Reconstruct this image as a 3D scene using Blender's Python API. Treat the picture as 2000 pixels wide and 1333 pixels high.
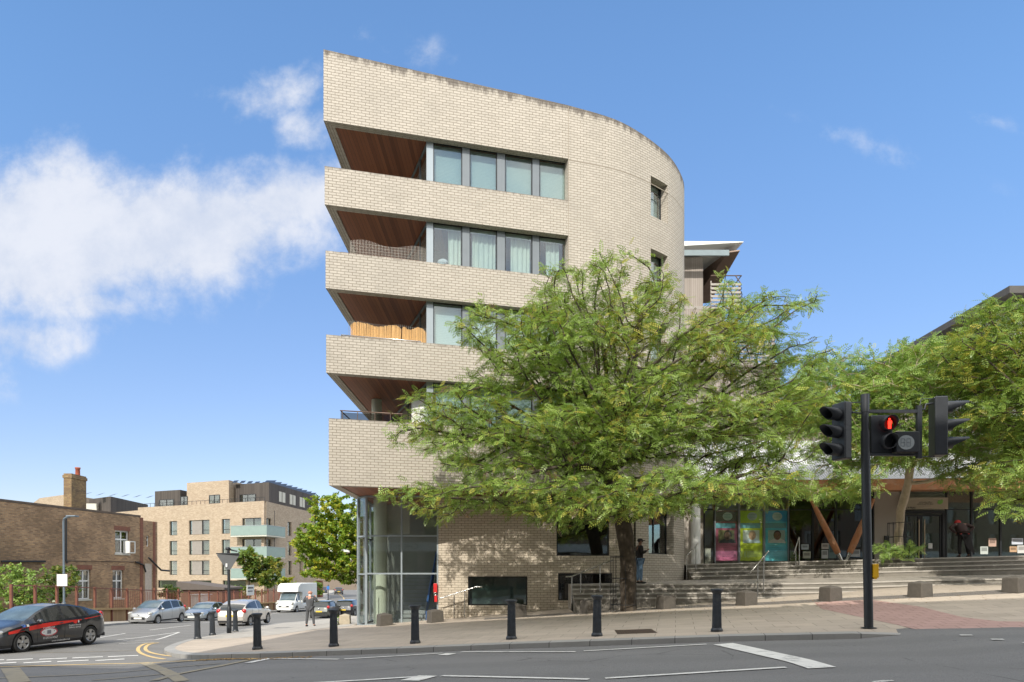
import bpy, bmesh, math, random
import numpy as np
from mathutils import Vector, Matrix
from mathutils.geometry import delaunay_2d_cdt
R_ = math.radians
sc = bpy.context.scene
for o in list(bpy.data.objects): bpy.data.objects.remove(o)

# ------------------------------------------------------------------ camera
cam = bpy.data.cameras.new('camera'); camo = bpy.data.objects.new('camera', cam)
sc.collection.objects.link(camo); sc.camera = camo
camo.location = (0, 0, 0); camo.rotation_euler = (R_(90), 0, 0)
cam.lens = 24.0; cam.sensor_width = 36.0; cam.shift_y = 0.22875
cam.clip_start = 0.1; cam.clip_end = 5000
F = 1333.3; HZ = 1124.0
# ------------------------------------------------------------------ light
SUN_EL = R_(37); SUN_AZ = R_(12)        # light travels towards +Y, 12 degrees to +X
sd = bpy.data.lights.new('sun', 'SUN'); sun = bpy.data.objects.new('sun', sd); sc.collection.objects.link(sun)
sd.energy = 2.45; sd.angle = R_(0.53); sd.color = (1.0, 0.945, 0.85)
trav = Vector((math.sin(SUN_AZ)*math.cos(SUN_EL), math.cos(SUN_AZ)*math.cos(SUN_EL), -math.sin(SUN_EL)))
sun.rotation_euler = trav.to_track_quat('-Z', 'Y').to_euler(); sun.location = (-10, -30, 40)
sc.view_settings.view_transform = 'Standard'; sc.view_settings.look = 'None'
sc.view_settings.exposure = 0.85; sc.view_settings.gamma = 1
sc.render.engine = 'CYCLES'
sc.cycles.transparent_max_bounces = 12; sc.cycles.max_bounces = 8

class NT:
    def __init__(s, tree): s.t = tree; s.n = tree.nodes; s.l = tree.links
    def new(s, typ, **k):
        nd = s.n.new(typ)
        for a, b in k.items():
            if a == 'inp':
                for kk, vv in b.items():
                    if isinstance(vv, bpy.types.NodeSocket): s.l.new(vv, nd.inputs[kk])
                    else: nd.inputs[kk].default_value = vv
            else: setattr(nd, a, b)
        return nd
    def math(s, op, a, b=0.0, c=0.0, clamp=False):
        nd = s.n.new('ShaderNodeMath'); nd.operation = op; nd.use_clamp = clamp
        for i, v in enumerate((a, b, c)):
            if isinstance(v, bpy.types.NodeSocket): s.l.new(v, nd.inputs[i])
            else: nd.inputs[i].default_value = v
        return nd.outputs[0]
    def mix(s, f, a, b, blend='MIX'):
        nd = s.n.new('ShaderNodeMix'); nd.data_type = 'RGBA'; nd.blend_type = blend
        for i, v in ((0, f), (6, a), (7, b)):
            if isinstance(v, bpy.types.NodeSocket): s.l.new(v, nd.inputs[i])
            else: nd.inputs[i].default_value = (tuple(v)+(1,))[:4] if i else v
        return nd.outputs[2]
    def ramp(s, f, stops):
        nd = s.n.new('ShaderNodeValToRGB'); s.l.new(f, nd.inputs[0]); e = nd.color_ramp.elements
        while len(e) < len(stops): e.new(0.5)
        for el, (p, c) in zip(e, stops): el.position = p; el.color = (tuple(c)+(1,))[:4] if not isinstance(c, float) else (c, c, c, 1)
        return nd.outputs[0]
    def sstep(s, x, lo, hi):
        nd = s.n.new('ShaderNodeMapRange'); nd.interpolation_type = 'SMOOTHSTEP'; s.l.new(x, nd.inputs[0])
        nd.inputs[1].default_value = lo; nd.inputs[2].default_value = hi
        return nd.outputs[0]

# world: sky texture with clouds placed by direction
w = bpy.data.worlds.new('World'); sc.world = w; w.use_nodes = True
nt = NT(w.node_tree); nt.n.clear()
sky = nt.new('ShaderNodeTexSky', sky_type='NISHITA', sun_disc=False, sun_elevation=SUN_EL,
             sun_rotation=R_(180)+SUN_AZ, altitude=50, air_density=1.0, dust_density=0.35, ozone_density=1.6)
tc = nt.new('ShaderNodeTexCoord')
sp = nt.new('ShaderNodeSeparateXYZ', inp={0: tc.outputs['Generated']})
ay = nt.math('MAXIMUM', nt.math('ABSOLUTE', sp.outputs[1]), 0.03)
u = nt.math('DIVIDE', sp.outputs[0], ay); v = nt.math('DIVIDE', sp.outputs[2], ay)
uv = nt.new('ShaderNodeCombineXYZ', inp={0: u, 1: v, 2: 0.0}).outputs[0]
nz = nt.new('ShaderNodeTexNoise', inp={'Vector': uv, 'Scale': 6.5, 'Detail': 12.0, 'Roughness': 0.63, 'Distortion': 0.1}).outputs['Fac']
nzb = nt.new('ShaderNodeTexNoise', inp={'Vector': uv, 'Scale': 2.3, 'Detail': 6.0, 'Roughness': 0.5}).outputs['Fac']
CL = [(90,470,260,150,1.15,-.1),(330,450,260,120,1.2,-.06),(530,400,150,75,1.0,-.2),(120,330,95,75,.85,.4),(180,590,110,45,.9,0),(600,450,85,60,.6,0),
      (20,660,150,60,.8,0),(20,740,60,60,.35,0),(545,185,130,58,.82,-.25),(590,245,70,50,.78,0),(430,190,60,38,.5,0),(800,105,120,50,.38,0),(700,70,80,35,.38,0),
      (1700,285,320,34,.33,.33),(1930,235,170,26,.33,.2),(1480,375,110,18,.25,.3),(90,790,70,30,.25,0),(820,60,300,90,.12,.3)]
tot = None
for (px, py, rx, ry, amp, rot) in CL:
    du = nt.math('SUBTRACT', u, (px-1000)/F); dv = nt.math('SUBTRACT', v, (HZ-py)/F)
    c_, s_ = math.cos(rot), math.sin(rot)
    a = nt.math('MULTIPLY', nt.math('ADD', nt.math('MULTIPLY', du, c_), nt.math('MULTIPLY', dv, -s_)), F/rx)
    b = nt.math('MULTIPLY', nt.math('ADD', nt.math('MULTIPLY', du, s_), nt.math('MULTIPLY', dv, c_)), F/ry)
    d2 = nt.math('ADD', nt.math('MULTIPLY', a, a), nt.math('MULTIPLY', b, b))
    g = nt.math('MULTIPLY', nt.math('POWER', 2.718, nt.math('MULTIPLY', d2, -0.75)), amp)
    tot = g if tot is None else nt.math('MAXIMUM', tot, g)
    if amp > .9: tot = nt.math('ADD', tot, nt.math('MULTIPLY', g, .12))
dens = nt.math('ADD', nt.math('SUBTRACT', tot, 0.52), nt.math('MULTIPLY', nt.math('SUBTRACT', nz, 0.5), 2.3))
dens = nt.math('ADD', dens, nt.math('MULTIPLY', nt.math('SUBTRACT', nzb, 0.5), 0.7))
alpha = nt.math('MULTIPLY', nt.sstep(dens, -0.26, 0.54), nt.sstep(tot, 0.1, 0.42))
alpha = nt.math('MULTIPLY', alpha, 0.90, clamp=True)
# unseen bright cloud, added as neutral fill light behind the camera and overhead
behind = nt.math('MAXIMUM', nt.sstep(nt.math('MULTIPLY', sp.outputs[1], -1.0), -0.05, 0.25), nt.sstep(v, 1.15, 2.2))
nzo = nt.new('ShaderNodeTexNoise', inp={'Vector': tc.outputs['Generated'], 'Scale': 2.6, 'Detail': 7.0, 'Roughness': 0.6}).outputs['Fac']
alpha = nt.math('MAXIMUM', alpha, nt.math('MULTIPLY', behind, nt.math('MULTIPLY', nt.sstep(nzo, 0.30, 0.55), 0.9)))
skc = nt.mix(1.0, sky.outputs[0], (1.05, 1.2, 1.15), 'MULTIPLY')
low = nt.sstep(v, 0.0, 0.9)
skc = nt.mix(1.0, skc, nt.mix(low, (0.60, 0.485, 0.57), (0.79, 0.87, 1.03)), 'MULTIPLY')
ccol = nt.mix(nt.sstep(nz, 0.35, 0.65), (3.1, 3.35, 3.9), (3.9, 4.0, 4.3)); ccol = nt.mix(behind, ccol, (9.2, 8.9, 8.2))
col = nt.mix(alpha, skc, ccol)
bg = nt.new('ShaderNodeBackground', inp={'Color': col, 'Strength': 0.125})
wo = nt.new('ShaderNodeOutputWorld'); nt.l.new(bg.outputs[0], wo.inputs[0])

# ------------------------------------------------------------------ materials
MATS = {}
def base_mat(name):
    m = bpy.data.materials.new(name); m.use_nodes = True; t = NT(m.node_tree); t.n.clear()
    out = t.new('ShaderNodeOutputMaterial'); p = t.new('ShaderNodeBsdfPrincipled'); t.l.new(p.outputs[0], out.inputs[0])
    MATS[name] = m
    return m, t, p, out
def bump(t, p, h, strength=.3, dist=.02):
    b = t.new('ShaderNodeBump', inp={'Height': h, 'Strength': strength, 'Distance': dist}); t.l.new(b.outputs[0], p.inputs['Normal'])
def pm(name, col, rough=.6, metal=0., var=.12, scale=3., bmp=0., coat=0., emit=None, spec=.5, dirt=None):
    if name in MATS: return MATS[name]
    m, t, p, out = base_mat(name)
    tcn = t.new('ShaderNodeTexCoord')
    n = t.new('ShaderNodeTexNoise', inp={'Vector': tcn.outputs['Object'], 'Scale': scale, 'Detail': 6.0, 'Roughness': .62}).outputs['Fac']
    lo = [max(0, c*(1-var*2)) for c in col]; hi = [min(1, c*(1+var*2)) for c in col]
    c = t.mix(n, lo, hi)
    if dirt:
        n2 = t.new('ShaderNodeTexNoise', inp={'Vector': tcn.outputs['Object'], 'Scale': scale*.35, 'Detail': 8.0, 'Roughness': .7}).outputs['Fac']
        c = t.mix(t.math('MULTIPLY', t.sstep(n2, .5, .72), dirt[1]), c, dirt[0])
    t.l.new(c, p.inputs['Base Color']); p.inputs['Roughness'].default_value = rough; p.inputs['Metallic'].default_value = metal
    p.inputs['Coat Weight'].default_value = coat; p.inputs['Coat Roughness'].default_value = .05
    p.inputs['Specular IOR Level'].default_value = spec
    if emit: p.inputs['Emission Color'].default_value = tuple(emit[0])+(1,); p.inputs['Emission Strength'].default_value = emit[1]
    if bmp:
        n3 = t.new('ShaderNodeTexNoise', inp={'Vector': tcn.outputs['Object'], 'Scale': scale*8, 'Detail': 5.0}).outputs['Fac']
        bump(t, p, n3, bmp)
    return m
def brick(name, c1, c2, mortar, bw, bh, ms=.009, stain=None, rough=.75, blot=.18, off=.5, soot=None, uvs=True):
    m, t, p, out = base_mat(name)
    uvn = t.new('ShaderNodeUVMap'); geo = t.new('ShaderNodeNewGeometry')
    b = t.new('ShaderNodeTexBrick', offset=off, inp={'Vector': uvn.outputs[0], 'Color1': tuple(c1)+(1,), 'Color2': tuple(c2)+(1,), 'Mortar': tuple(mortar)+(1,),
              'Scale': 1.0, 'Mortar Size': ms, 'Mortar Smooth': .15, 'Bias': 0.0, 'Brick Width': bw, 'Row Height': bh})
    n = t.new('ShaderNodeTexNoise', inp={'Vector': geo.outputs['Position'], 'Scale': .7, 'Detail': 8.0, 'Roughness': .65}).outputs['Fac']
    n2 = t.new('ShaderNodeTexNoise', inp={'Vector': geo.outputs['Position'], 'Scale': 9.0, 'Detail': 5.0, 'Roughness': .6}).outputs['Fac']
    c = t.mix(t.math('MULTIPLY', t.sstep(n, .42, .72), blot), b.outputs[0], [x*.55 for x in c1])
    c = t.mix(t.math('MULTIPLY', t.sstep(n2, .5, .75), blot*.8), c, [x*.6 for x in c2])
    if stain:
        s = t.new('ShaderNodeSeparateXYZ', inp={0: geo.outputs['Position']})
        if stain == 'roof':
            top = t.math('SUBTRACT', 22.95, t.math('MULTIPLY', s.outputs[1], .206)); d = t.math('SUBTRACT', top, s.outputs[2]); rng = .5; k = .8
        else:
            d = t.math('SUBTRACT', 2.893, t.math('MODULO', t.math('ADD', t.math('SUBTRACT', s.outputs[2], 5.42), 28.93), 2.893)); rng = .16; k = .5
        st = t.new('ShaderNodeMapping', inp={0: geo.outputs['Position'], 3: (2.2, 2.2, .35)})
        n3 = t.new('ShaderNodeTexNoise', inp={'Vector': st.outputs[0], 'Scale': 2.0, 'Detail': 7.0, 'Roughness': .75}).outputs['Fac']
        f = t.math('SUBTRACT', t.math('MULTIPLY', n3, 2.1), t.math('ADD', t.math('DIVIDE', d, rng), .55))
        c = t.mix(t.math('MULTIPLY', t.sstep(f, -.1, .45), k), c, (.07, .055, .045))
    if soot:
        n4 = t.new('ShaderNodeTexNoise', inp={'Vector': geo.outputs['Position'], 'Scale': soot[1], 'Detail': 9.0, 'Roughness': .7}).outputs['Fac']
        c = t.mix(t.math('MULTIPLY', t.sstep(n4, .38, .66), soot[2]), c, soot[0])
    t.l.new(c, p.inputs['Base Color']); p.inputs['Roughness'].default_value = rough
    bump(t, p, t.math('SUBTRACT', 1.0, b.outputs['Fac']), .5, .012)
    return m
def glass(name, tint=(.75, .82, .82), refl=.10, rough=.02, gcol=(1, 1, 1)):
    m = bpy.data.materials.new(name); m.use_nodes = True; t = NT(m.node_tree); t.n.clear(); MATS[name] = m
    out = t.new('ShaderNodeOutputMaterial')
    tr = t.new('ShaderNodeBsdfTransparent', inp={0: tuple(tint)+(1,)})
    geo = t.new('ShaderNodeNewGeometry')
    n = t.new('ShaderNodeTexNoise', inp={'Vector': geo.outputs['Position'], 'Scale': .6, 'Detail': 1.0}).outputs['Fac']
    bp = t.new('ShaderNodeBump', inp={'Height': n, 'Strength': .12, 'Distance': .03})
    gl = t.new('ShaderNodeBsdfGlossy', inp={'Color': tuple(gcol)+(1,), 'Roughness': rough, 'Normal': bp.outputs[0]})
    lw = t.new('ShaderNodeLayerWeight', inp={'Blend': .5})
    f = t.math('ADD', t.math('MULTIPLY', t.math('POWER', lw.outputs['Facing'], 3.0), .6), refl*.6, clamp=True)
    mx = t.new('ShaderNodeMixShader'); t.l.new(f, mx.inputs[0]); t.l.new(tr.outputs[0], mx.inputs[1]); t.l.new(gl.outputs[0], mx.inputs[2])
    t.l.new(mx.outputs[0], out.inputs[0]); return m
def wood(name, c1, c2, plank=.12, axis=0, rough=.55, gap=(.03, .015, .01)):
    m, t, p, out = base_mat(name)
    uvn = t.new('ShaderNodeUVMap'); s = t.new('ShaderNodeSeparateXYZ', inp={0: uvn.outputs[0]})
    x = t.math('DIVIDE', s.outputs[axis], plank); fl = t.math('FLOOR', x); fr = t.math('FRACT', x)
    wn = t.new('ShaderNodeTexWhiteNoise', noise_dimensions='1D', inp={'W': fl}).outputs[0]
    sc3 = (14, 1.2, 1) if axis == 0 else (1.2, 14, 1)
    mp = t.new('ShaderNodeMapping', inp={0: uvn.outputs[0], 3: sc3})
    n = t.new('ShaderNodeTexNoise', inp={'Vector': mp.outputs[0], 'Scale': 1.5, 'Detail': 6.0, 'Roughness': .7}).outputs['Fac']
    c = t.mix(t.math('ADD', t.math('MULTIPLY', wn, .55), t.math('MULTIPLY', n, .45)), c1, c2)
    g = t.math('LESS_THAN', fr, .07); c = t.mix(t.math('MULTIPLY', g, .85), c, gap)
    t.l.new(c, p.inputs['Base Color']); p.inputs['Roughness'].default_value = rough
    bump(t, p, t.math('SUBTRACT', 1.0, g), .4, .01)
    return m
def leafmat(name, ca, cb, cy, trans=.35):
    m = bpy.data.materials.new(name); m.use_nodes = True; t = NT(m.node_tree); t.n.clear(); MATS[name] = m
    out = t.new('ShaderNodeOutputMaterial')
    at = t.new('ShaderNodeAttribute', attribute_name='tone'); s = t.new('ShaderNodeSeparateXYZ', inp={0: at.outputs['Vector']})
    c = t.mix(s.outputs[0], ca, cb); c = t.mix(s.outputs[1], c, cy); c = t.mix(s.outputs[2], c, (.16, .09, .04))
    p = t.new('ShaderNodeBsdfPrincipled', inp={'Base Color': c, 'Roughness': .36, 'Specular IOR Level': .55})
    tl = t.new('ShaderNodeBsdfTranslucent', inp={'Color': t.mix(.35, c, (.35, .5, .02))})
    mx = t.new('ShaderNodeMixShader', inp={0: trans, 1: p.outputs[0], 2: tl.outputs[0]})
    t.l.new(mx.outputs[0], out.inputs[0]); return m
def asphalt(name, col, wear=(.16, .155, .15), k=.35):
    m, t, p, out = base_mat(name)
    geo = t.new('ShaderNodeNewGeometry'); P = geo.outputs['Position']
    n1 = t.new('ShaderNodeTexNoise', inp={'Vector': P, 'Scale': 60.0, 'Detail': 4.0, 'Roughness': .8}).outputs['Fac']
    mp = t.new('ShaderNodeMapping', inp={0: P, 2: (0, 0, .24), 3: (.12, .9, 1)})
    n2 = t.new('ShaderNodeTexNoise', inp={'Vector': mp.outputs[0], 'Scale': 1.2, 'Detail': 6.0, 'Roughness': .6}).outputs['Fac']
    n3 = t.new('ShaderNodeTexNoise', inp={'Vector': P, 'Scale': .5, 'Detail': 9.0, 'Roughness': .7}).outputs['Fac']
    c = t.mix(t.sstep(n1, .3, .7), [x*.62 for x in col], [x*1.38 for x in col])
    c = t.mix(t.math('MULTIPLY', t.sstep(n2, .4, .7), k), c, wear)
    c = t.mix(t.math('MULTIPLY', t.sstep(n3, .55, .75), .35), c, [x*.6 for x in col])
    mq = t.new('ShaderNodeMapping', inp={0: P, 1: (0, 3.1, 0), 2: (0, 0, .235)}); sq = t.new('ShaderNodeSeparateXYZ', inp={0: mq.outputs[0]})
    lane = t.math('ABSOLUTE', t.math('SINE', t.math('MULTIPLY', sq.outputs[1], 1.9))); c = t.mix(t.math('MULTIPLY', t.sstep(lane, .55, 1.), .22), c, [x*.6 for x in col])
    v2 = t.new('ShaderNodeTexVoronoi', inp={'Vector': P, 'Scale': 1.3}).outputs[0]; c = t.mix(t.math('MULTIPLY', t.math('LESS_THAN', v2, .05), .5), c, [x*.35 for x in col])
    vo = t.new('ShaderNodeTexVoronoi', feature='DISTANCE_TO_EDGE', inp={'Vector': P, 'Scale': .45}).outputs[0]
    ck = t.math('MULTIPLY', t.math('LESS_THAN', vo, .006), t.sstep(n3, .5, .6))
    c = t.mix(t.math('MULTIPLY', ck, .6), c, [x*.35 for x in col])
    t.l.new(c, p.inputs['Base Color']); p.inputs['Roughness'].default_value = .88; bump(t, p, n1, .35, .01)
    return m
def slabs(name, c1, c2, mortar, w_, h_, rot=0., ms=.008, dirt=(.12, .1, .08), dk=.3):
    m, t, p, out = base_mat(name)
    geo = t.new('ShaderNodeNewGeometry'); P = geo.outputs['Position']
    mp = t.new('ShaderNodeMapping', inp={0: P, 2: (0, 0, rot)})
    b = t.new('ShaderNodeTexBrick', offset=.5, inp={'Vector': mp.outputs[0], 'Color1': tuple(c1)+(1,), 'Color2': tuple(c2)+(1,), 'Mortar': tuple(mortar)+(1,),
        'Scale': 1.0, 'Mortar Size': ms, 'Mortar Smooth': .1, 'Bias': 0., 'Brick Width': w_, 'Row Height': h_})
    n = t.new('ShaderNodeTexNoise', inp={'Vector': P, 'Scale': .9, 'Detail': 9.0, 'Roughness': .7}).outputs['Fac']
    n1 = t.new('ShaderNodeTexNoise', inp={'Vector': P, 'Scale': 40.0, 'Detail': 3.0}).outputs['Fac']
    n5 = t.new('ShaderNodeTexNoise', inp={'Vector': P, 'Scale': 6.0, 'Detail': 4.0, 'Roughness': .7}).outputs['Fac']
    c = t.mix(t.math('MULTIPLY', t.sstep(n, .45, .75), dk), b.outputs[0], dirt)
    c = t.mix(t.math('MULTIPLY', t.sstep(n5, .68, .72), .5), c, dirt)
    c = t.mix(.25, c, t.mix(n1, (.0, .0, .0), (1., 1., 1.)), 'SOFT_LIGHT')
    t.l.new(c, p.inputs['Base Color']); p.inputs['Roughness'].default_value = .85
    bump(t, p, t.math('SUBTRACT', 1., b.outputs['Fac']), .3, .01)
    return m

# ------------------------------------------------------------------ object helpers
ORG = {}
def tag(o, label=None, cat=None, group=None, kind=None):
    if label: o['label'] = label
    if cat: o['category'] = cat
    if group: o['group'] = group
    if kind: o['kind'] = kind
    return o
def thing(name, label, cat, loc=(0, 0, 0), rz=0, group=None):
    o = bpy.data.objects.new(name, None); sc.collection.objects.link(o); o.location = loc; o.rotation_euler = (0, 0, rz)
    o.empty_display_size = .2; ORG[o.name] = Vector(loc); return tag(o, label, cat, group)
class MB:
    def __init__(s): s.v = []; s.f = []; s.uv = []; s.mi = []; s.sm = []; s.M = Matrix.Identity(4)
    def add(s, vs, fs, uvs=None, mi=0, smooth=False):
        b = len(s.v); s.v += [tuple(s.M @ Vector(p)) for p in vs]
        for k, f in enumerate(fs):
            s.f.append([b+i for i in f]); s.uv.append(uvs[k] if uvs else None); s.mi.append(mi); s.sm.append(smooth)
        return s
    def box(s, x0, x1, y0, y1, z0, z1, mi=0):
        return s.add([(x0,y0,z0),(x1,y0,z0),(x1,y1,z0),(x0,y1,z0),(x0,y0,z1),(x1,y0,z1),(x1,y1,z1),(x0,y1,z1)],
              [(0,3,2,1),(4,5,6,7),(0,1,5,4),(1,2,6,5),(2,3,7,6),(3,0,4,7)], mi=mi)
    def quad(s, a, b, c, d, mi=0, uv=None): return s.add([a, b, c, d], [(0, 1, 2, 3)], [uv] if uv else None, mi)
    def prism(s, poly, z0, z1, mi=0, zf=None):
        n = len(poly); a = sum(poly[i][0]*poly[(i+1) % n][1]-poly[(i+1) % n][0]*poly[i][1] for i in range(n))
        if a < 0: poly = poly[::-1]
        f0 = zf or (lambda x, y: (z0, z1))
        vs = [(x, y, f0(x, y)[0]) for x, y in poly]+[(x, y, f0(x, y)[1]) for x, y in poly]
        return s.add(vs, [list(range(n))[::-1], list(range(n, 2*n))]+[(i, (i+1) % n, n+(i+1) % n, n+i) for i in range(n)], mi=mi)
    def tube(s, pts, r, n=8, mi=0, caps=True, smooth=True):
        pts = [Vector(p) for p in pts]; rs = r if isinstance(r, (list, tuple)) else [r]*len(pts)
        vs = []; fs = []; up = None
        for i, p in enumerate(pts):
            d = (pts[min(i+1, len(pts)-1)]-pts[max(i-1, 0)]).normalized()
            if up is None: up = Vector((0, 0, 1)) if abs(d.z) < .9 else Vector((1, 0, 0))
            a = d.cross(up).normalized(); b = a.cross(d).normalized(); up = b
            for k in range(n):
                t = 2*math.pi*(k+.5)/n; vs.append(p+(a*math.cos(t)+b*math.sin(t))*rs[i])
        for i in range(len(pts)-1):
            for k in range(n): fs.append((i*n+k, i*n+(k+1) % n, (i+1)*n+(k+1) % n, (i+1)*n+k))
        s.add(vs, fs, mi=mi, smooth=smooth)
        if caps: s.add(vs[:n], [list(range(n))[::-1]], mi=mi); s.add(vs[-n:], [list(range(n))], mi=mi)
        return s
    def lathe(s, prof, c=(0, 0, 0), axis='z', n=20, mi=0, smooth=True, flute=None):
        vs = []; fs = []
        for r, h in prof:
            for k in range(n):
                t = 2*math.pi*k/n; rr = r*(1-(flute if (flute and k % 2) else 0)); x, y = rr*math.cos(t), rr*math.sin(t)
                vs.append({'z': (c[0]+x, c[1]+y, c[2]+h), 'x': (c[0]+h, c[1]+x, c[2]+y), 'y': (c[0]+y, c[1]+h, c[2]+x)}[axis])
        for i in range(len(prof)-1):
            for k in range(n): fs.append((i*n+k, i*n+(k+1) % n, (i+1)*n+(k+1) % n, (i+1)*n+k))
        return s.add(vs, fs, mi=mi, smooth=smooth)
    def ball(s, c, r, n=12, m=8, mi=0):
        r = r if isinstance(r, (tuple, list)) else (r, r, r); vs = []; fs = []
        for i in range(m+1):
            ph = math.pi*i/m
            for k in range(n):
                t = 2*math.pi*k/n; vs.append((c[0]+r[0]*math.sin(ph)*math.cos(t), c[1]+r[1]*math.sin(ph)*math.sin(t), c[2]-r[2]*math.cos(ph)))
        for i in range(m):
            for k in range(n): fs.append((i*n+k, i*n+(k+1) % n, (i+1)*n+(k+1) % n, (i+1)*n+k))
        return s.add(vs, fs, mi=mi, smooth=True)
    def build(s, name, mats, parent=None, local=False, at=None, bevel=0, label=None, sharp=None):
        me = bpy.data.meshes.new(name); V = np.array([tuple(p) for p in s.v], dtype=np.float64).reshape(-1, 3)
        o = bpy.data.objects.new(name, me); sc.collection.objects.link(o)
        if parent is not None:
            o.parent = parent; org = ORG.get(parent.name, Vector((0, 0, 0)))
            if not local: V = V-np.array(org)
            ORG[o.name] = Vector((0, 0, 0)) if local else org
        elif not local:
            org = Vector(at) if at else Vector(((V[:, 0].min()+V[:, 0].max())/2, (V[:, 1].min()+V[:, 1].max())/2, V[:, 2].min()))
            V = V-np.array(org); o.location = org; ORG[o.name] = org
        me.from_pydata([tuple(p) for p in V], [], s.f)
        uvl = me.uv_layers.new(name='UVMap'); W = np.array([tuple(p) for p in s.v]).reshape(-1, 3); li = 0
        dat = np.zeros((len(me.loops), 2))
        for k, f in enumerate(s.f):
            if s.uv[k] is not None:
                for q in range(len(f)): dat[li+q] = s.uv[k][q]
            else:
                n = me.polygons[k].normal
                if abs(n.z) > .75:
                    for q, vi in enumerate(f): dat[li+q] = (W[vi][0], W[vi][1])
                else:
                    h = Vector((-n.y, n.x, 0)).normalized()
                    for q, vi in enumerate(f): dat[li+q] = (W[vi][0]*h.x+W[vi][1]*h.y, W[vi][2])
            li += len(f)
        uvl.data.foreach_set('uv', dat.ravel())
        for m in (mats if isinstance(mats, (list, tuple)) else [mats]): me.materials.append(m)
        me.polygons.foreach_set('material_index', s.mi); me.polygons.foreach_set('use_smooth', s.sm)
        if sharp: me.set_sharp_from_angle(angle=R_(sharp))
        me.update()
        if bevel:
            b = o.modifiers.new('bevel', 'BEVEL'); b.width = bevel; b.segments = 2; b.limit_method = 'ANGLE'; b.angle_limit = R_(40)
        if label: o['label'] = label
        return o
def clone(root, loc, rz=None, label=None, group=None):
    r = root.copy(); sc.collection.objects.link(r); r.location = loc
    if rz is not None: r.rotation_euler = (0, 0, rz)
    if label: r['label'] = label
    if group: r['group'] = group
    for ch in list(root.children):
        c = ch.copy(); sc.collection.objects.link(c); c.parent = r
        for g in list(ch.children):
            d = g.copy(); sc.collection.objects.link(d); d.parent = c
    return r
def text_part(name, txt, size, M, mat, parent, ext=.003, label=None, spacing=1.0):
    cu = bpy.data.curves.new(name, 'FONT'); cu.body = txt; cu.size = size; cu.extrude = ext; cu.align_x = 'CENTER'; cu.align_y = 'CENTER'; cu.space_character = spacing
    to = bpy.data.objects.new(name, cu); sc.collection.objects.link(to)
    dg = bpy.context.evaluated_depsgraph_get(); me = bpy.data.meshes.new_from_object(to.evaluated_get(dg))
    bpy.data.objects.remove(to); me.materials.clear(); me.materials.append(mat)
    org = ORG.get(parent.name, Vector((0, 0, 0))) if parent else Vector((0, 0, 0))
    me.transform(Matrix.Translation(-org) @ M); o = bpy.data.objects.new(name, me); sc.collection.objects.link(o); o.parent = parent
    return o
def P3(px, py, d): return Vector(((px-1000)/F*d, d, (HZ-py)/F*d))
def X_(px, d): return (px-1000)/F*d
def Z_(py, d): return (HZ-py)/F*d
def isect(px, p0, p1):   # where the sight line of column px meets a plan line; returns distance along p0->p1 and depth
    k = (px-1000)/F; dx, dy = p1[0]-p0[0], p1[1]-p0[1]; L = math.hypot(dx, dy); dx /= L; dy /= L
    s = (k*p0[1]-p0[0])/(dx-k*dy); return s, p0[1]+dy*s
def lerp(a, b, t): return a+(b-a)*t

# ------------------------------------------------------------------ terrain
ZKX = [-11,-6.8,-4.62,-2.44,0,2,4.65,7.7,9.9,20,45]; ZKZ = [-2.24,-1.98,-1.846,-1.715,-1.557,-1.437,-1.275,-1.14,-1.08,-.8,-.4]
ZBX = [-12,-4.8,-2.8,.2,2.6,5.1,7.6,10,12.4,14.75,20,45]; ZBZ = [-2.35,-1.89,-1.72,-1.48,-1.30,-1.11,-.96,-.80,-.652,-.497,-.3,0]
SY = [0,10,17,22,25,28,33,39,43,52,58,74,143,400]; SZ = [-2.05,-2.1,-2.2,-2.3,-2.34,-2.45,-2.56,-2.72,-2.92,-3.3,-3.5,-3.73,-3.88,-3.88]
def sm(t): t = np.clip(t, 0, 1); return t*t*(3-2*t)
def S(x, y):
    x = np.asarray(x, float); y = np.asarray(y, float)
    k = 16.6-.24*x; b = 24.2-.28*x; t = np.clip((y-k)/(b-k), 0, 1.25)
    zk = np.interp(x, ZKX, ZKZ); main = zk+(np.interp(x, ZBX, ZBZ)-zk)*t
    wq = sm((-x-7)/4.); return main*(1-wq)+np.interp(y, SY, SZ)*wq
def drop(x): return .125-.11*sm((np.asarray(x, float)-6.9)/1.6)
def RD(x, y): return S(x, y)-drop(x)
def G(px, py, fn=RD):
    d = 18.
    for _ in range(40):
        z = float(fn(X_(px, d), d)); d = .5*d+.5*(z*F/(HZ-py))
    return (X_(px, d), d)
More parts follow.
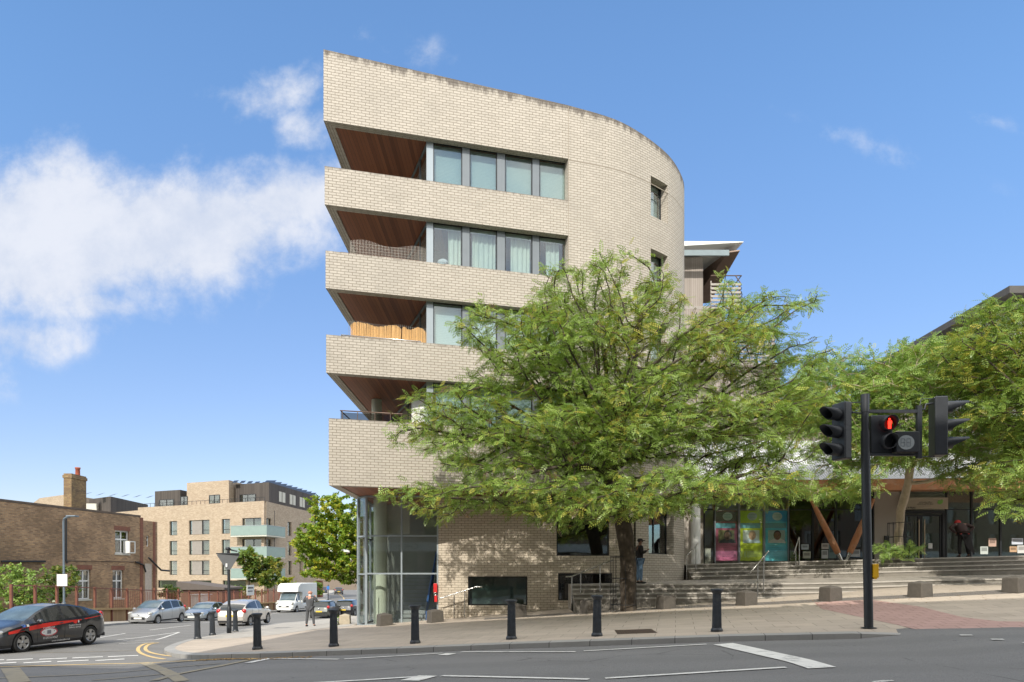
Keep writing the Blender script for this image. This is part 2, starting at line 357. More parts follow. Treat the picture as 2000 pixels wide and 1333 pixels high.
def sheet(mb, poly, fn, step=1., dz=0., mi=0, edge=.6):
    pts = []
    n = len(poly)
    for i in range(n):
        a, b = Vector(poly[i][:2]), Vector(poly[(i+1) % n][:2]); m = max(1, int((b-a).length/edge))
        pts += [a.lerp(b, k/m) for k in range(m)]
    ed = [(i, (i+1) % len(pts)) for i in range(len(pts))]; nb = len(pts)
    xs = [p.x for p in pts]; ys = [p.y for p in pts]
    import itertools
    def inside(x, y):
        c = False; j = n-1
        for i in range(n):
            xi, yi = poly[i][:2]; xj, yj = poly[j][:2]
            if (yi > y) != (yj > y) and x < (xj-xi)*(y-yi)/(yj-yi)+xi: c = not c
            j = i
        return c
    gx = np.arange(math.floor(min(xs)/step)*step, max(xs), step); gy = np.arange(math.floor(min(ys)/step)*step, max(ys), step)
    for x in gx:
        for y in gy:
            if inside(x, y): pts.append(Vector((x, y)))
    v, e, f, *_ = delaunay_2d_cdt(pts, ed, [list(range(nb))], 1, 1e-5)
    vz = fn(np.array([p.x for p in v]), np.array([p.y for p in v]))+dz
    ff = []
    for q in f:
        q = list(q); ar = sum(v[q[i]].x*v[q[(i+1) % len(q)]].y-v[q[(i+1) % len(q)]].x*v[q[i]].y for i in range(len(q)))
        ff.append(q if ar > 0 else q[::-1])
    mb.add([(p.x, p.y, float(z)) for p, z in zip(v, vz)], ff, mi=mi, smooth=True)
    return mb
def smooth_path(pts, n=6):
    out = []
    for i in range(len(pts)-1):
        p0 = Vector(pts[max(i-1, 0)]); p1 = Vector(pts[i]); p2 = Vector(pts[i+1]); p3 = Vector(pts[min(i+2, len(pts)-1)])
        for k in range(n):
            t = k/n; out.append(tuple(.5*((2*p1)+(p2-p0)*t+(2*p0-5*p1+4*p2-p3)*t*t+(3*p1-p0-3*p2+p3)*t**3)))
    out.append(tuple(pts[-1])); return out
def offset_path(path, d):
    out = []
    for i, p in enumerate(path):
        a = Vector(path[max(i-1, 0)][:2]); b = Vector(path[i][:2]); c = Vector(path[min(i+1, len(path)-1)][:2])
        n1 = (b-a); n2 = (c-b)
        n1 = n1.normalized() if n1.length > 1e-6 else n2.normalized(); n2 = n2.normalized() if n2.length > 1e-6 else n1
        m1 = Vector((n1.y, -n1.x)); m2 = Vector((n2.y, -n2.x)); m = (m1+m2).normalized(); k = 1/max(.3, m.dot(m1))
        out.append((b.x+m.x*d*k, b.y+m.y*d*k))
    return out
# wall along a plan path, outer side to the right of the path direction
def wall(mb, path, zb, zt, ops=(), th=.3, mi=0, mi_in=None, u0=0., step=None, caps=(True, True)):
    if mi_in is None: mi_in = mi
    L = [0.]
    for a, b in zip(path, path[1:]): L.append(L[-1]+math.hypot(b[0]-a[0], b[1]-a[1]))
    us = set(L)
    for o in ops: us |= {o[0], o[1]}
    if step:
        k = 0.
        while k < L[-1]: us.add(k); k += step
    us = sorted(us); us = [x for i, x in enumerate(us) if (i == 0 or x-us[i-1] > 1e-4) and x <= L[-1]+1e-6]
    inner = offset_path(path, -th)
    def at(P, x):
        for i in range(len(L)-1):
            if x <= L[i+1]+1e-9:
                t = (x-L[i])/(L[i+1]-L[i]); return (lerp(P[i][0], P[i+1][0], t), lerp(P[i][1], P[i+1][1], t))
        return P[-1]
    fb = zb if callable(zb) else (lambda x, y: zb); ft = zt if callable(zt) else (lambda x, y: zt)
    zs = sorted({z for o in ops for z in o[2:4]})
    for a, b in zip(us, us[1:]):
        pa, pb, ia, ib = at(path, a), at(path, b), at(inner, a), at(inner, b); mid = (a+b)/2
        za0, zb0, za1, zb1 = fb(*pa), fb(*pb), ft(*pa), ft(*pb)
        lev = [None]+zs+[None]
        for i in range(len(lev)-1):
            l0 = (za0, zb0) if lev[i] is None else (lev[i],)*2
            l1 = (za1, zb1) if lev[i+1] is None else (lev[i+1],)*2
            if l1[0] <= l0[0]+1e-6 and l1[1] <= l0[1]+1e-6: continue
            zm = (l0[0]+l1[0])/2
            if any(o[0] < mid < o[1] and o[2] < zm < o[3] for o in ops): continue
            U0, U1 = a+u0, b+u0
            mb.add([(*pa, l0[0]), (*pb, l0[1]), (*pb, l1[1]), (*pa, l1[0])], [(0, 1, 2, 3)], [[(U0, l0[0]), (U1, l0[1]), (U1, l1[1]), (U0, l1[0])]], mi)
            mb.add([(*ib, l0[1]), (*ia, l0[0]), (*ia, l1[0]), (*ib, l1[1])], [(0, 1, 2, 3)], [[(U1, l0[1]), (U0, l0[0]), (U0, l1[0]), (U1, l1[1])]], mi_in)
        mb.add([(*pa, za1), (*pb, zb1), (*ib, zb1), (*ia, za1)], [(0, 1, 2, 3)], mi=mi)
        mb.add([(*ia, za0), (*ib, zb0), (*pb, zb0), (*pa, za0)], [(0, 1, 2, 3)], [[(a+u0, .095), (b+u0, .095), (b+u0, -.2), (a+u0, -.2)]], mi)
        for o in ops:
            if o[0] < mid < o[1]:
                mb.add([(*pa, o[2]), (*pb, o[2]), (*ib, o[2]), (*ia, o[2])], [(0, 1, 2, 3)], mi=mi)
                mb.add([(*ia, o[3]), (*ib, o[3]), (*pb, o[3]), (*pa, o[3])], [(0, 1, 2, 3)], mi=mi)
    for o in ops:
        for x, fl in ((o[0], 0), (o[1], 1)):
            p, q = at(path, x), at(inner, x); vv = [(*p, o[2]), (*q, o[2]), (*q, o[3]), (*p, o[3])]
            mb.add(vv if not fl else vv[::-1], [(0, 1, 2, 3)], mi=mi)
    for x, fl, c in ((0., 1, caps[0]), (L[-1], 0, caps[1])):
        if c:
            p, q = at(path, x), at(inner, x); vv = [(*p, fb(*p)), (*q, fb(*p)), (*q, ft(*p)), (*p, ft(*p))]
            mb.add(vv if not fl else vv[::-1], [(0, 1, 2, 3)], mi=mi)
    return at
def frame_mat(p, q):   # matrix: local x along p->q, local y up (z), local z outward
    d = Vector((q[0]-p[0], q[1]-p[1], 0)).normalized(); n = Vector((d.y, -d.x, 0))
    return Matrix(((d.x, 0, n.x, p[0]), (d.y, 0, n.y, p[1]), (0, 1, 0, 0), (0, 0, 0, 1)))
def window(parent, p, q, z0, z1, fr, gl, w_=.05, dep=.06, vb=(), hb=(), back=None, blind=None, bw=None, name='window', frm=None, label=None, bdist=.12, bu=None):
    """framed window between plan points p and q; vb/hb are mullion/transom fractions"""
    M = frame_mat(p, q); L = math.hypot(q[0]-p[0], q[1]-p[1]); m = MB(); m.M = M; bw = bw or w_
    m.box(0, L, z0, z0+w_, -dep, 0); m.box(0, L, z1-w_, z1, -dep, 0); m.box(0, w_, z0+w_, z1-w_, -dep, 0); m.box(L-w_, L, z0+w_, z1-w_, -dep, 0)
    for f in vb: m.box(L*f-bw/2, L*f+bw/2, z0+w_, z1-w_, -dep, -.004)
    for f in hb: m.box(w_, L-w_, lerp(z0, z1, f)-bw/2, lerp(z0, z1, f)+bw/2, -dep, -.008)
    o = m.build(name, fr, parent, label=label)
    g = MB(); g.M = M; g.box(w_, L-w_, z0+w_, z1-w_, -dep*.6-.008, -dep*.6); g.build('pane', gl, o)
    if blind:
        b = MB(); b.M = M; x0, x1 = bu or (.02, .98); b.box(L*x0, L*x1, z0+.02, z1-.02, -dep-bdist-.01, -dep-bdist); b.build('blind', blind, o)
    if back:
        b = MB(); b.M = M; b.box(-.05, L+.05, z0-.05, z1+.05, -dep-.9, -dep-.85); b.build('room_back', back, o)
    return o
# ------------------------------------------------------------------ shared materials
M_asph = asphalt('asphalt', (.18, .178, .175), (.22, .215, .21), .3); M_asph2 = asphalt('asphalt_side', (.19, .185, .175), (.25, .24, .225), .4)
M_mark = pm('road_paint', (.74, .73, .69), .7, var=.1, scale=9, dirt=((.24, .24, .235), .75)); M_yel = pm('yellow_paint', (.66, .47, .2), .7, var=.1, scale=6, dirt=((.28, .25, .2), .6))
M_yelf = pm('worn_yellow_paint', (.29, .255, .185), .8, var=.15, scale=5, dirt=((.14, .14, .14), .8))
M_slab = slabs('paving_slabs', (.50, .425, .345), (.44, .375, .305), (.19, .165, .135), .9, .6, .235, .007, (.2, .16, .12), .35)
M_slab2 = slabs('grey_paving', (.46, .43, .38), (.41, .385, .345), (.2, .19, .17), .6, .45, .05, .006, (.25, .22, .19), .3)
M_red = slabs('red_tactile_paving', (.46, .30, .265), (.43, .28, .245), (.2, .12, .1), .4, .4, .235, .008, (.25, .16, .13), .4)
M_sett = slabs('grey_setts', (.22, .2, .18), (.17, .155, .14), (.07, .06, .05), .2, .12, .27, .012)
M_kerb = brick('granite_kerb', (.36, .35, .33), (.31, .305, .29), (.06, .06, .055), .92, 5., .008, blot=.3)
M_stone = pm('shaded_step_stone', (.23, .21, .18), .85, var=.1, scale=4, bmp=.3, dirt=((.09, .085, .07), .75))  # tree shade on the risers put into the colour, along with dirt blotches
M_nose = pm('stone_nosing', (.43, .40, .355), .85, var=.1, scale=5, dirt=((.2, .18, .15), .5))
M_block = pm('weathered_granite', (.10, .088, .074), .85, var=.16, scale=9, bmp=.5, dirt=((.06, .055, .045), .6))
M_bk = brick('cream_brick_band', (.51, .465, .40), (.45, .41, .35), (.21, .175, .135), .258, .0965, .0095, 'band', blot=.24)
M_bkr = brick('cream_brick_roof', (.51, .465, .40), (.45, .41, .35), (.21, .175, .135), .258, .0965, .0095, 'roof', blot=.24)
M_bkl = brick('cream_brick_base', (.62, .545, .435), (.54, .47, .37), (.22, .17, .12), .258, .0965, .0085, None, blot=.22)
M_wood = wood('hardwood_soffit', (.10, .028, .012), (.38, .125, .05), .13, 0)
M_conc = pm('pale_render', (.55, .54, .48), .8, var=.06, scale=3); M_white = pm('white_paint', (.75, .75, .73), .5, var=.03)
M_grey = pm('grey_window_frame', (.2, .225, .245), .4, .2, var=.05); M_grey2 = pm('pale_metal_frame', (.36, .41, .44), .35, .35, var=.05)
M_dark = pm('dark_window_frame', (.022, .025, .028), .35, .1, var=.1); M_black = pm('black_plastic', (.018, .019, .021), .5, var=.1)
M_steel = pm('stainless_steel', (.55, .55, .54), .25, .95, var=.05); M_rail = pm('bronze_rail', (.16, .11, .085), .4, .4, var=.1)
M_glA = glass('window_glass', (.80, .86, .86), .16); M_glB = glass('shop_glass', (.62, .68, .66), .22); M_glC = glass('dark_glass', (.3, .34, .34), .22)
M_glK = glass('clear_glass', (.9, .93, .92), .10)
M_int = pm('interior_wall', (.3, .3, .27), .9, var=.05); M_intd = pm('interior_dark', (.05, .05, .05), .9, var=.1)
def blindmat(name, c1, c2, h=.05):
    m, t, p, out = base_mat(name); geo = t.new('ShaderNodeNewGeometry'); s = t.new('ShaderNodeSeparateXYZ', inp={0: geo.outputs['Position']})
    f = t.math('FRACT', t.math('DIVIDE', s.outputs[2], h)); t.l.new(t.mix(t.sstep(f, 0., .8), c1, c2), p.inputs['Base Color']); p.inputs['Roughness'].default_value = .7
    p.inputs['Subsurface Weight'].default_value = 0.; return m
M_blind = blindmat('pale_blind', (.36, .42, .40), (.50, .57, .55)); M_blind2 = blindmat('white_blind', (.55, .62, .62), (.66, .72, .72), .06)
M_curt = pm('sage_curtain', (.68, .70, .62), .85, var=.06, scale=6)

# ------------------------------------------------------------------ the ground
KF = [(46, 4.5), (20, 10.75), (9.9, 13.2), (4.65, 14.45), (0, 15.6), (-4.3, 16.63), (-6.4, 17.15), (-8.1, 18.0), (-9.7, 19.6), (-10.8, 21.2), (-11.4, 22.8), (-11.8, 24.6), (-12.3, 28.2), (-12.8, 32.4), (-13.4, 39.4), (-13.75, 45.5), (-14.0, 50), (-14.3, 60), (-14.9, 75), (-17, 95), (-22, 118), (-30, 142), (-40, 175)]
KR = smooth_path(KF, 8)
KLp = smooth_path([(-45, 175), (-39.5, 150), (-38, 140), (-31, 116), (-26.5, 92), (-24.8, 75), (-24.2, 60), (-24, 46), (-23.6, 42.5), (-22.7, 40), (-22.2, 36), (-21.6, 29), (-22.2, 24.6), (-25, 22.6), (-34, 23.2), (-60, 29)], 6)
def grid_sheet(name, xs, ys, fn, mat, dz=0., kind='structure'):
    m = MB(); X, Y = np.meshgrid(xs, ys); Zz = fn(X, Y)+dz; nx = len(xs)
    vs = list(zip(X.ravel().tolist(), Y.ravel().tolist(), Zz.ravel().tolist()))
    fs = [(j*nx+i, j*nx+i+1, (j+1)*nx+i+1, (j+1)*nx+i) for j in range(len(ys)-1) for i in range(nx-1)]
    m.add(vs, fs, smooth=True); o = m.build(name, mat, at=(0, 0, 0)); tag(o, kind=kind); return o
gx = np.concatenate([[-1500, -900, -500, -300, -200, -130], np.arange(-90, 61, 5.), [90, 140, 300, 600, 1500]])
gy = np.concatenate([[-600, -200, -90], np.arange(-40, 181, 5.), [220, 300, 450, 700, 1100, 2000]])
M_earth = pm('dry_earth_and_grass', (.14, .15, .07), .95, var=.25, scale=.8, dirt=((.1, .085, .05), .6))
grid_sheet('ground', gx, gy, lambda x, y: np.minimum(S(x, y), S(x, y))-.34, M_earth)
grid_sheet('road', np.concatenate([np.arange(-70, -32, 2.), np.arange(-32, 22, .6), np.arange(22, 61, 2.)]), np.concatenate([np.arange(-3, 9, 2.), np.arange(9, 56, .6), np.arange(56, 190, 3.)]), RD, M_asph)
# lighter, older asphalt of the side street
ms = MB(); sheet(ms, [(-60, 19.8), (-20, 17.75), (-12.8, 17.5), (-9.2, 17.42), (-8.2, 17.8)] + [p for p in KR if p[1] > 18.05 and p[0] < -8 and p[1] < 150] + [(-46, 150), (-60, 120)], RD, 1.2, .006)
tag(ms.build('side_road', M_asph2, at=(0, 0, 0)), kind='structure')
# pavements
inner = offset_path(KR, .30)   # path runs right to left, the pavement is on its right-hand side
def SP(x, y): return S(x, y)-np.where(np.asarray(x) > 6.5, drop(x)*0+(.125-drop(x))*np.clip(1-(np.asarray(y)-(15.5-.24*np.asarray(x)))/1.2, 0, 1), 0)
pav = [p for p in inner if p[1] < 60 and p[0] < 40]
mp = MB(); sheet(mp, pav + [(-6.3, 60), (-6.3, 27.2), (-5.7, 26.75), (-2.5, 26.75), (4.9, 26.6), (6.5, 25.2), (40, 23)], SP, 1.0, 0.)
tag(mp.build('pavement', M_slab, at=(0, 0, 0)), kind='structure')
mk = MB()
def kerb(path, wdt=.3, side=1):
    inn = offset_path(path, wdt*side); L = 0.
    for i in range(len(path)-1):
        a, b, c, d = path[i], path[i+1], inn[i+1], inn[i]; l = math.hypot(b[0]-a[0], b[1]-a[1])
        za, zb_, zc, zd = [float(SP(*q))+.004 for q in (a, b, c, d)]; ra, rb = float(RD(*a))-.05, float(RD(*b))-.05
        e = .015
        fs = [[(a[0], a[1], ra), (b[0], b[1], rb), (b[0], b[1], zb_-e), (a[0], a[1], za-e)], [(a[0], a[1], za-e), (b[0], b[1], zb_-e), (c[0], c[1], zc), (d[0], d[1], zd)]]
        uvs = [[(L, 0.5), (L+l, .5), (L+l, .62), (L, .62)], [(L, .62), (L+l, .62), (L+l, .92), (L, .92)]]
        for f, uq in zip(fs, uvs):
            if side > 0: f = f[::-1]; uq = uq[::-1]
            mk.add(f, [(0, 1, 2, 3)], [uq])
        L += l
kerb(KR)
KL_in = KLp
kerb(KL_in, .3, 1)
tag(mk.build('kerb', M_kerb, at=(0, 0, 0)), kind='structure')
mp = MB(); innl = offset_path(KLp, .3)
sheet(mp, innl + [(-60, 50), (-32, 33), (-27, 33), (-26.6, 80), (-30, 100), (-37, 125), (-52, 175)], S, 2.0, 0.)
tag(mp.build('far_pavement', M_slab2, at=(0, 0, 0)), kind='structure')
mp = MB(); sheet(mp, [(-27.0, 33.5), (-26.62, 80), (-30, 100), (-37, 125), (-52, 175), (-140, 175), (-140, 34)], S, 4.0, -.012)
tag(mp.build('verge', M_earth, at=(0, 0, 0)), kind='structure')
# grey paving of the side street corner and red crossing paving, a sheet above the slabs
mp = MB(); sheet(mp, [(-12.0, 26.5), (-11.5, 24.6), (-9.6, 26), (-6.4, 26.6), (-6.4, 59), (-13.9, 59), (-13.65, 49), (-13.1, 39.4), (-12.45, 32.4)], S, 1., .004)
tag(mp.build('corner_paving', M_slab2, at=(0, 0, 0)), kind='structure')
pts = [G(x, y, SP) for x, y in ((1590, 1177), (1690, 1170), (1800, 1186), (1880, 1206), (1950, 1214), (2090, 1216), (2090, 1229), (1840, 1238), (1780, 1228), (1700, 1210), (1605, 1190))]
mp = MB(); sheet(mp, pts[::-1], SP, .8, .004); tag(mp.build('crossing_paving', M_red, at=(0, 0, 0)), kind='structure')
mp = MB(); bl = lambda x: 24.2-.28*x
sheet(mp, [(-1, bl(-1)-.25), (30, bl(30)-.25), (30, bl(30)+.5), (10, bl(10)+.7), (-1, bl(-1)+.55)], SP, .8, .005); tag(mp.build('sett_strip', M_sett, at=(0, 0, 0)), kind='structure')
# painted markings
def strip(mb, pts, wd, fn=RD, dz=.014):
    P = [Vector(p) for p in pts]; l = offset_path([tuple(p) for p in P], wd/2); r = offset_path([tuple(p) for p in P], -wd/2)
    sheet(mb, l+r[::-1], fn, 1.0, dz, edge=.5)
def pline(mb, pts, wd, n=1): strip(mb, smooth_path([G(*p) for p in pts], n) if n > 1 else [G(*p) for p in pts], wd)
mw = MB()
for a, b, wd in (((535,1287.5),(661,1289),.1),((672,1288.5),(864,1277),.1),((900,1274.8),(1124,1274.5),.1),((1140,1273),(1380,1259.6),.1),
                 ((500,1342),(833,1322),.12),((862,1321.5),(1150,1328.5),.12),((1182,1326.5),(1535,1305),.12),((187,1247.5),(245,1238),.1),((292,1231.5),(373,1222),.1),
                 ((228,1251),(350,1235.5),.1),((240,1252.5),(305,1250.5),.1),((305,1250.5),(350,1236),.1),((395,1217.5),(440,1214),.1),((232,1258.5),(300,1255.5),.07),
                 ((510,1203),(545,1197.5),.1),((560,1190),(600,1185),.1)):
    pline(mw, (a, b), wd)
pline(mw, ((1412,1259),(1440,1265),(1500,1278.5),(1560,1292),(1606,1306)), .42, 3)
for q in (((484,1296),(527,1287.3),.22),((864,1281),(882,1277.5),.3),((800,1331),(836,1321.5),.4)): pline(mw, (q[0], q[1]), q[2])
for x0, x1, y in ((-40,8,1291),(13,64,1289.3),(77,131,1287.8),(141,201,1285.3),(211,270,1282.6)): pline(mw, ((x0, y+1.2), (x1, y-1.2)), .2)
for x0, x1, y in ((-20,32,1296.5),(46,100,1294.6),(112,173,1292.2),(186,243,1290)): pline(mw, ((x0, y+1.5), (x1, y-1.5)), .2)
for x, y in ((1887, 1242), (1948, 1250.3), (2010, 1257)): pline(mw, ((x-12, y), (x+12, y)), .13)
for k in range(3): pline(mw, ((1705+k*7, 1334), (1730+k*7, 1331)), .0001+.05)
tag(mw.build('white_road_markings', M_mark, at=(0, 0, 0)), kind='structure')
my = MB()
pline(my, ((302,1256.2),(282,1259),(270,1267),(274,1276),(295,1284),(322,1288.5)), .11, 4)
pline(my, ((310,1256.5),(292,1259.5),(284,1267),(292,1275),(328,1282),(365,1284)), .11, 4)
pline(my, ((-60,1306.5),(0,1303.8),(200,1298),(340,1293),(505,1287.5)), .12)
for a in (((660,1159.5),(668,1165),(672,1172),(660,1180),(652,1184)),): pline(my, a, .16, 4)
tag(my.build('yellow_road_markings', M_yel, at=(0, 0, 0)), kind='structure')
mf = MB()
pline(mf, ((490,1289.5),(430,1302),(340,1319),(300,1331)), .2); pline(mf, ((283,1295),(318,1310),(356,1332)), .26); pline(mf, ((-40,1327),(120,1321),(300,1308),(430,1297)), .09)
pline(mf, ((20,1306),(40,1334)), .38); pline(mf, ((60,1276.5),(263,1272)), .09); pline(mf, ((180,1330),(345,1315)), .09)
tag(mf.build('worn_yellow_markings', M_yelf, at=(0, 0, 0)), kind='structure')

# ------------------------------------------------------------------ main building
LV = [(3.10, 5.41), (6.98, 8.29), (9.89, 11.18), (12.77, 14.09)]; AX = [-6.31, -6.40, -6.42, -6.45, -6.49]
ROOF = lambda x, y: 22.95-.206*y
Bp = (2.12, 25.66)
bld = thing('apartment_building', 'cream brick flats with curved end and sharp stacked triangular balconies behind the street tree', 'building', (0, 30, -1.6))
curve = [Bp] + smooth_path([(2.12, 25.66), (4.26, 26.4), (6.2, 27.75), (7.2, 29.0), (7.57, 30.0), (7.68, 31), (7.6, 33.5), (7.3, 40)], 7)[1:]
ia_ = next(i for i, p in enumerate(curve) if p[0] > 4.72)
curA = curve[:ia_+1]; curB = curve[ia_:]
def ulen(path): 
    L = [0.]
    for a, b in zip(path, path[1:]): L.append(L[-1]+math.hypot(b[0]-a[0], b[1]-a[1]))
    return L
def curve_u(path, px):
    L = ulen(path)
    for i in range(len(path)-1):
        s, d = isect(px, path[i], path[i+1])
        if -1e-6 <= s <= L[i+1]-L[i]+1e-6: return L[i]+s
    return None
names = ['lowest', 'second', 'third', 'fourth', 'top']
for i, (z0, z1) in enumerate(LV+[(15.66, None)]):
    ax = AX[i]; m = MB(); path = [(ax-.1, 40), (ax, 23.5), Bp]
    wall(m, path, z0, z1 if z1 else ROOF, th=.3, u0=-16.5, caps=(True, False), mi_in=0)
    m.build('balcony_wall' if z1 else 'parapet', M_bkr if z1 is None else M_bk, bld)
    inn = offset_path(path, -.3); cin = offset_path(curve, -.45)
    poly = [inn[0], inn[1], (2.1, inn[2][1]+.0)] + cin[1:]
    m = MB(); m.prism(poly, z0+.03, z0+.055); m.build('soffit', M_wood, bld)
    m = MB(); m.prism(poly, z0+.06, z0+.34); m.build('floor_slab', M_conc, bld)
L0 = ulen(curA)[-1]; opsB = []; opsA = []
cB = []
for (z0, z1) in ((14.35, 15.93), (11.46, 13.03), (8.56, 10.14), (5.67, 7.24), (.85, 2.95)):
    a_, b_ = (curve_u(curB, 1271), curve_u(curB, 1304)) if z0 > 3 else (curve_u(curB, 1267), curve_u(curB, 1316))
    opsB.append((a_, b_, z0, z1))
m = MB(); wall(m, curA, 3.10, ROOF, th=.45, u0=8.8, mi_in=0, caps=(True, False)); atB = wall(m, curB, lambda x, y: float(S(x, y))-.4, ROOF, opsB, th=.45, u0=8.8+L0, caps=(True, True))
m.build('curved_wall', M_bkr, bld)
m = MB(); m.prism([(-6.15, 23.95), (2.1, 25.95)]+offset_path(curve, -.45)[1:]+[(-6.3, 39.8)], 0, 0, zf=lambda x, y: (ROOF(x, y)-.9, ROOF(x, y)-.6)); m.build('roof', M_grey, bld)
m = MB(); m.prism([(-6.25, 33.2), (7.1, 33.2), (7.1, 33.5), (-6.25, 33.5)], -2, 16); m.box(-6.3, 7.2, 39.6, 39.9, -2, 17); m.build('core_wall', M_int, bld)
m = MB(); wall(m, offset_path(curve, .004), 15.60, 15.625, (), .03); jn = m.build('movement_joint', pm('dark_sealant', (.32, .275, .22), .8), bld)
m = MB(); m.box(Bp[0]-.006, Bp[0]+.012, Bp[1]-.012, Bp[1]+.03, 3.1, 17.6); m.build('movement_joint', MATS['dark_sealant'], bld)
# windows between the bands
dA = Vector((Bp[0]+6.42, Bp[1]-23.5)).normalized(); nA = Vector((-dA.y, dA.x))
Wi = ((-6.42+nA.x*.3, 23.5+nA.y*.3), (Bp[0]+nA.x*.3, Bp[1]+nA.y*.3))
def on(pxx): s, d = isect(pxx, *Wi); return (Wi[0][0]+dA.x*s, Wi[0][1]+dA.y*s)
def curtain(parent, M, x0, x1, z0, z1, d, mat, amp=.035, per=.16, ph=0.):
    b = MB(); b.M = M; n = int((x1-x0)/.02); vs = []; fs = []
    for i in range(n+1):
        x = x0+(x1-x0)*i/n; a = amp*math.sin(2*math.pi*x/per+ph+.8*math.sin(x*7)); vs += [(x, z0, -d+a), (x+.02*math.sin(x*9), z1, -d+a*.6)]
    for i in range(n): fs.append((2*i, 2*i+2, 2*i+3, 2*i+1))
    b.add(vs, fs, smooth=True); return b.build('curtain', mat, parent)
posts = [(833, 846), (903, 917), (971, 986), (1040, 1053), (1106, 1117)]
bounds = [z1 for _, z1 in LV]; heads = [6.98, 9.89, 12.77, 15.66]
MW = frame_mat(*Wi)
for li, (sill, head) in enumerate(zip(bounds, heads)):
    for k in range(4):
        p, q = on(posts[k][1]), on(posts[k+1][0]); rising = (li % 2 == 0)
        o = window(bld, p, q, sill-.35, head+.02, M_dark, M_glA, .035, .05, blind=(None if li == 2 else (M_blind if li == 3 else M_blind2)), label=None, bdist=.1)
        if li == 2:
            L = math.hypot(q[0]-p[0], q[1]-p[1]); M = frame_mat(p, q)
            xa, xb = [(.55, 1.), (.12, 1.), (.25, 1.), (.3, .8)][k]
            curtain(o, M, L*xa, L*xb-.03, sill-.3, head-.1, .22, M_curt, per=.17, ph=k)
            m = MB(); m.M = M; m.box(-.1, L+.1, sill-.3, head, -2.2, -2.15); m.build('room_back', M_int, o)
            m = MB(); m.M = M; m.box(.02, L-.02, head-.16, head-.01, -.12, -.09); m.build('curtain_rail', M_white, o)
    for k, (a, b) in enumerate(posts):
        p, q = on(a), on(b if k < 4 else 1114); m = MB(); m.M = frame_mat(p, q); L = math.hypot(q[0]-p[0], q[1]-p[1])
        m.box(0, L, sill-.35, head+.02, -.09, .015 if k < 4 else -.01); m.box(L*.42, L*.58, sill-.35, head+.01, .015, .022) if k < 4 else None
        m.build('mullion', M_grey if k else M_grey2, bld)
    # glazed wall along the back of the triangular balcony
    p0 = on(834); p1 = (-6.1, 32.1); window(bld, p1, p0, sill-.95, head+.02, M_grey, M_glA, .06, .06, vb=(.33, .62, .86), blind=M_white, name='balcony_screen', bdist=.15)
# soffit over the balconies continues behind; handrails
for li, (z0, z1) in enumerate(LV):
    m = MB(); h = (.36, .13, .13, .10)[li]; off = .32 if li else .2
    a = (AX[li]+.35, 24.6+1.8); b = (AX[li]+off+.1, 23.5+.42); c = on(828 if li else 792); c = (c[0]-.1, c[1]-.02)
    pts = [(a[0], a[1]+(2.5 if li == 0 else 0), z1+h), (b[0], b[1], z1+h), (c[0], c[1], z1+h)]
    m.tube(pts, .022, 8)
    for t in (0.03, .27, .55, .8, .98):
        x, y = lerp(b[0], c[0], t), lerp(b[1], c[1], t); m.tube([(x, y, z1-.25), (x, y, z1+h)], .013, 6)
    m.build('handrail', M_rail if li == 0 else M_steel if li == 1 else M_rail, bld)
    if li == 0:
        m = MB(); m.box(0, 1, 0, 1, 0, 1) if False else None
        dd = (c[0]-b[0], c[1]-b[1]); m.quad((b[0], b[1]+.02, z1-.3), (c[0], c[1]+.02, z1-.3), (c[0], c[1]+.02, z1+h-.05), (b[0], b[1]+.02, z1+h-.05)); m.build('rail_panel', glass('balustrade_glass', (.35, .33, .3), .12), bld)
# round column through the lowest balcony and the lobby
m = MB(); m.lathe([(.2, 3.2), (.2, 7.0)], (-5.4, 27.25, 0), n=28); m.lathe([(.27, -2.2), (.27, 3.12)], (-5.35, 27.75, 0), n=32); m.build('round_column', pm('column_render', (.6, .62, .5), .8, var=.05), bld)
# ground floor wall
GY = 26.7
gl_ops = []
def gx_(p): return X_(p, GY)
gp = [(-2.88, GY), (4.76, GY)]
for (a, b, t, bt) in ((914, 1030, 1126, 1183), (1090, 1196, 1120, 1173), (1087, 1190, 989, 1086)):
    gl_ops.append((gx_(a)+2.88, gx_(b)+2.88, Z_(bt, GY), Z_(t, GY)))
m = MB(); wall(m, gp, lambda x, y: -2.4, 3.10, gl_ops, th=.4, mi_in=0, caps=(True, False)); m.build('ground_floor_wall', M_bkl, bld)
for i, (u0, u1, z0, z1) in enumerate(gl_ops):
    p, q = (gp[0][0]+u0, GY+.1), (gp[0][0]+u1, GY+.1)
    window(bld, p, q, z0, z1, M_dark, (M_glB, M_glC, M_glB)[i], .05, .08, blind=(pm('teal_blind', (.30, .36, .34), .8, var=.1, scale=2) if i == 0 else None), back=M_intd if i else None, bdist=.3)
for i, o_ in enumerate(opsB):
    cbi = offset_path(curB, -.32); 
    def pt(uu):
        L = ulen(curB)
        for k in range(len(L)-1):
            if uu <= L[k+1]: t = (uu-L[k])/(L[k+1]-L[k]); return (lerp(cbi[k][0], cbi[k+1][0], t), lerp(cbi[k][1], cbi[k+1][1], t))
    window(bld, pt(o_[0]), pt(o_[1]), o_[2], o_[3], M_dark, M_glA if i < 4 else M_glB, .05, .06, blind=M_blind if i < 4 else None, back=M_intd, vb=() if i < 4 else (.45,))
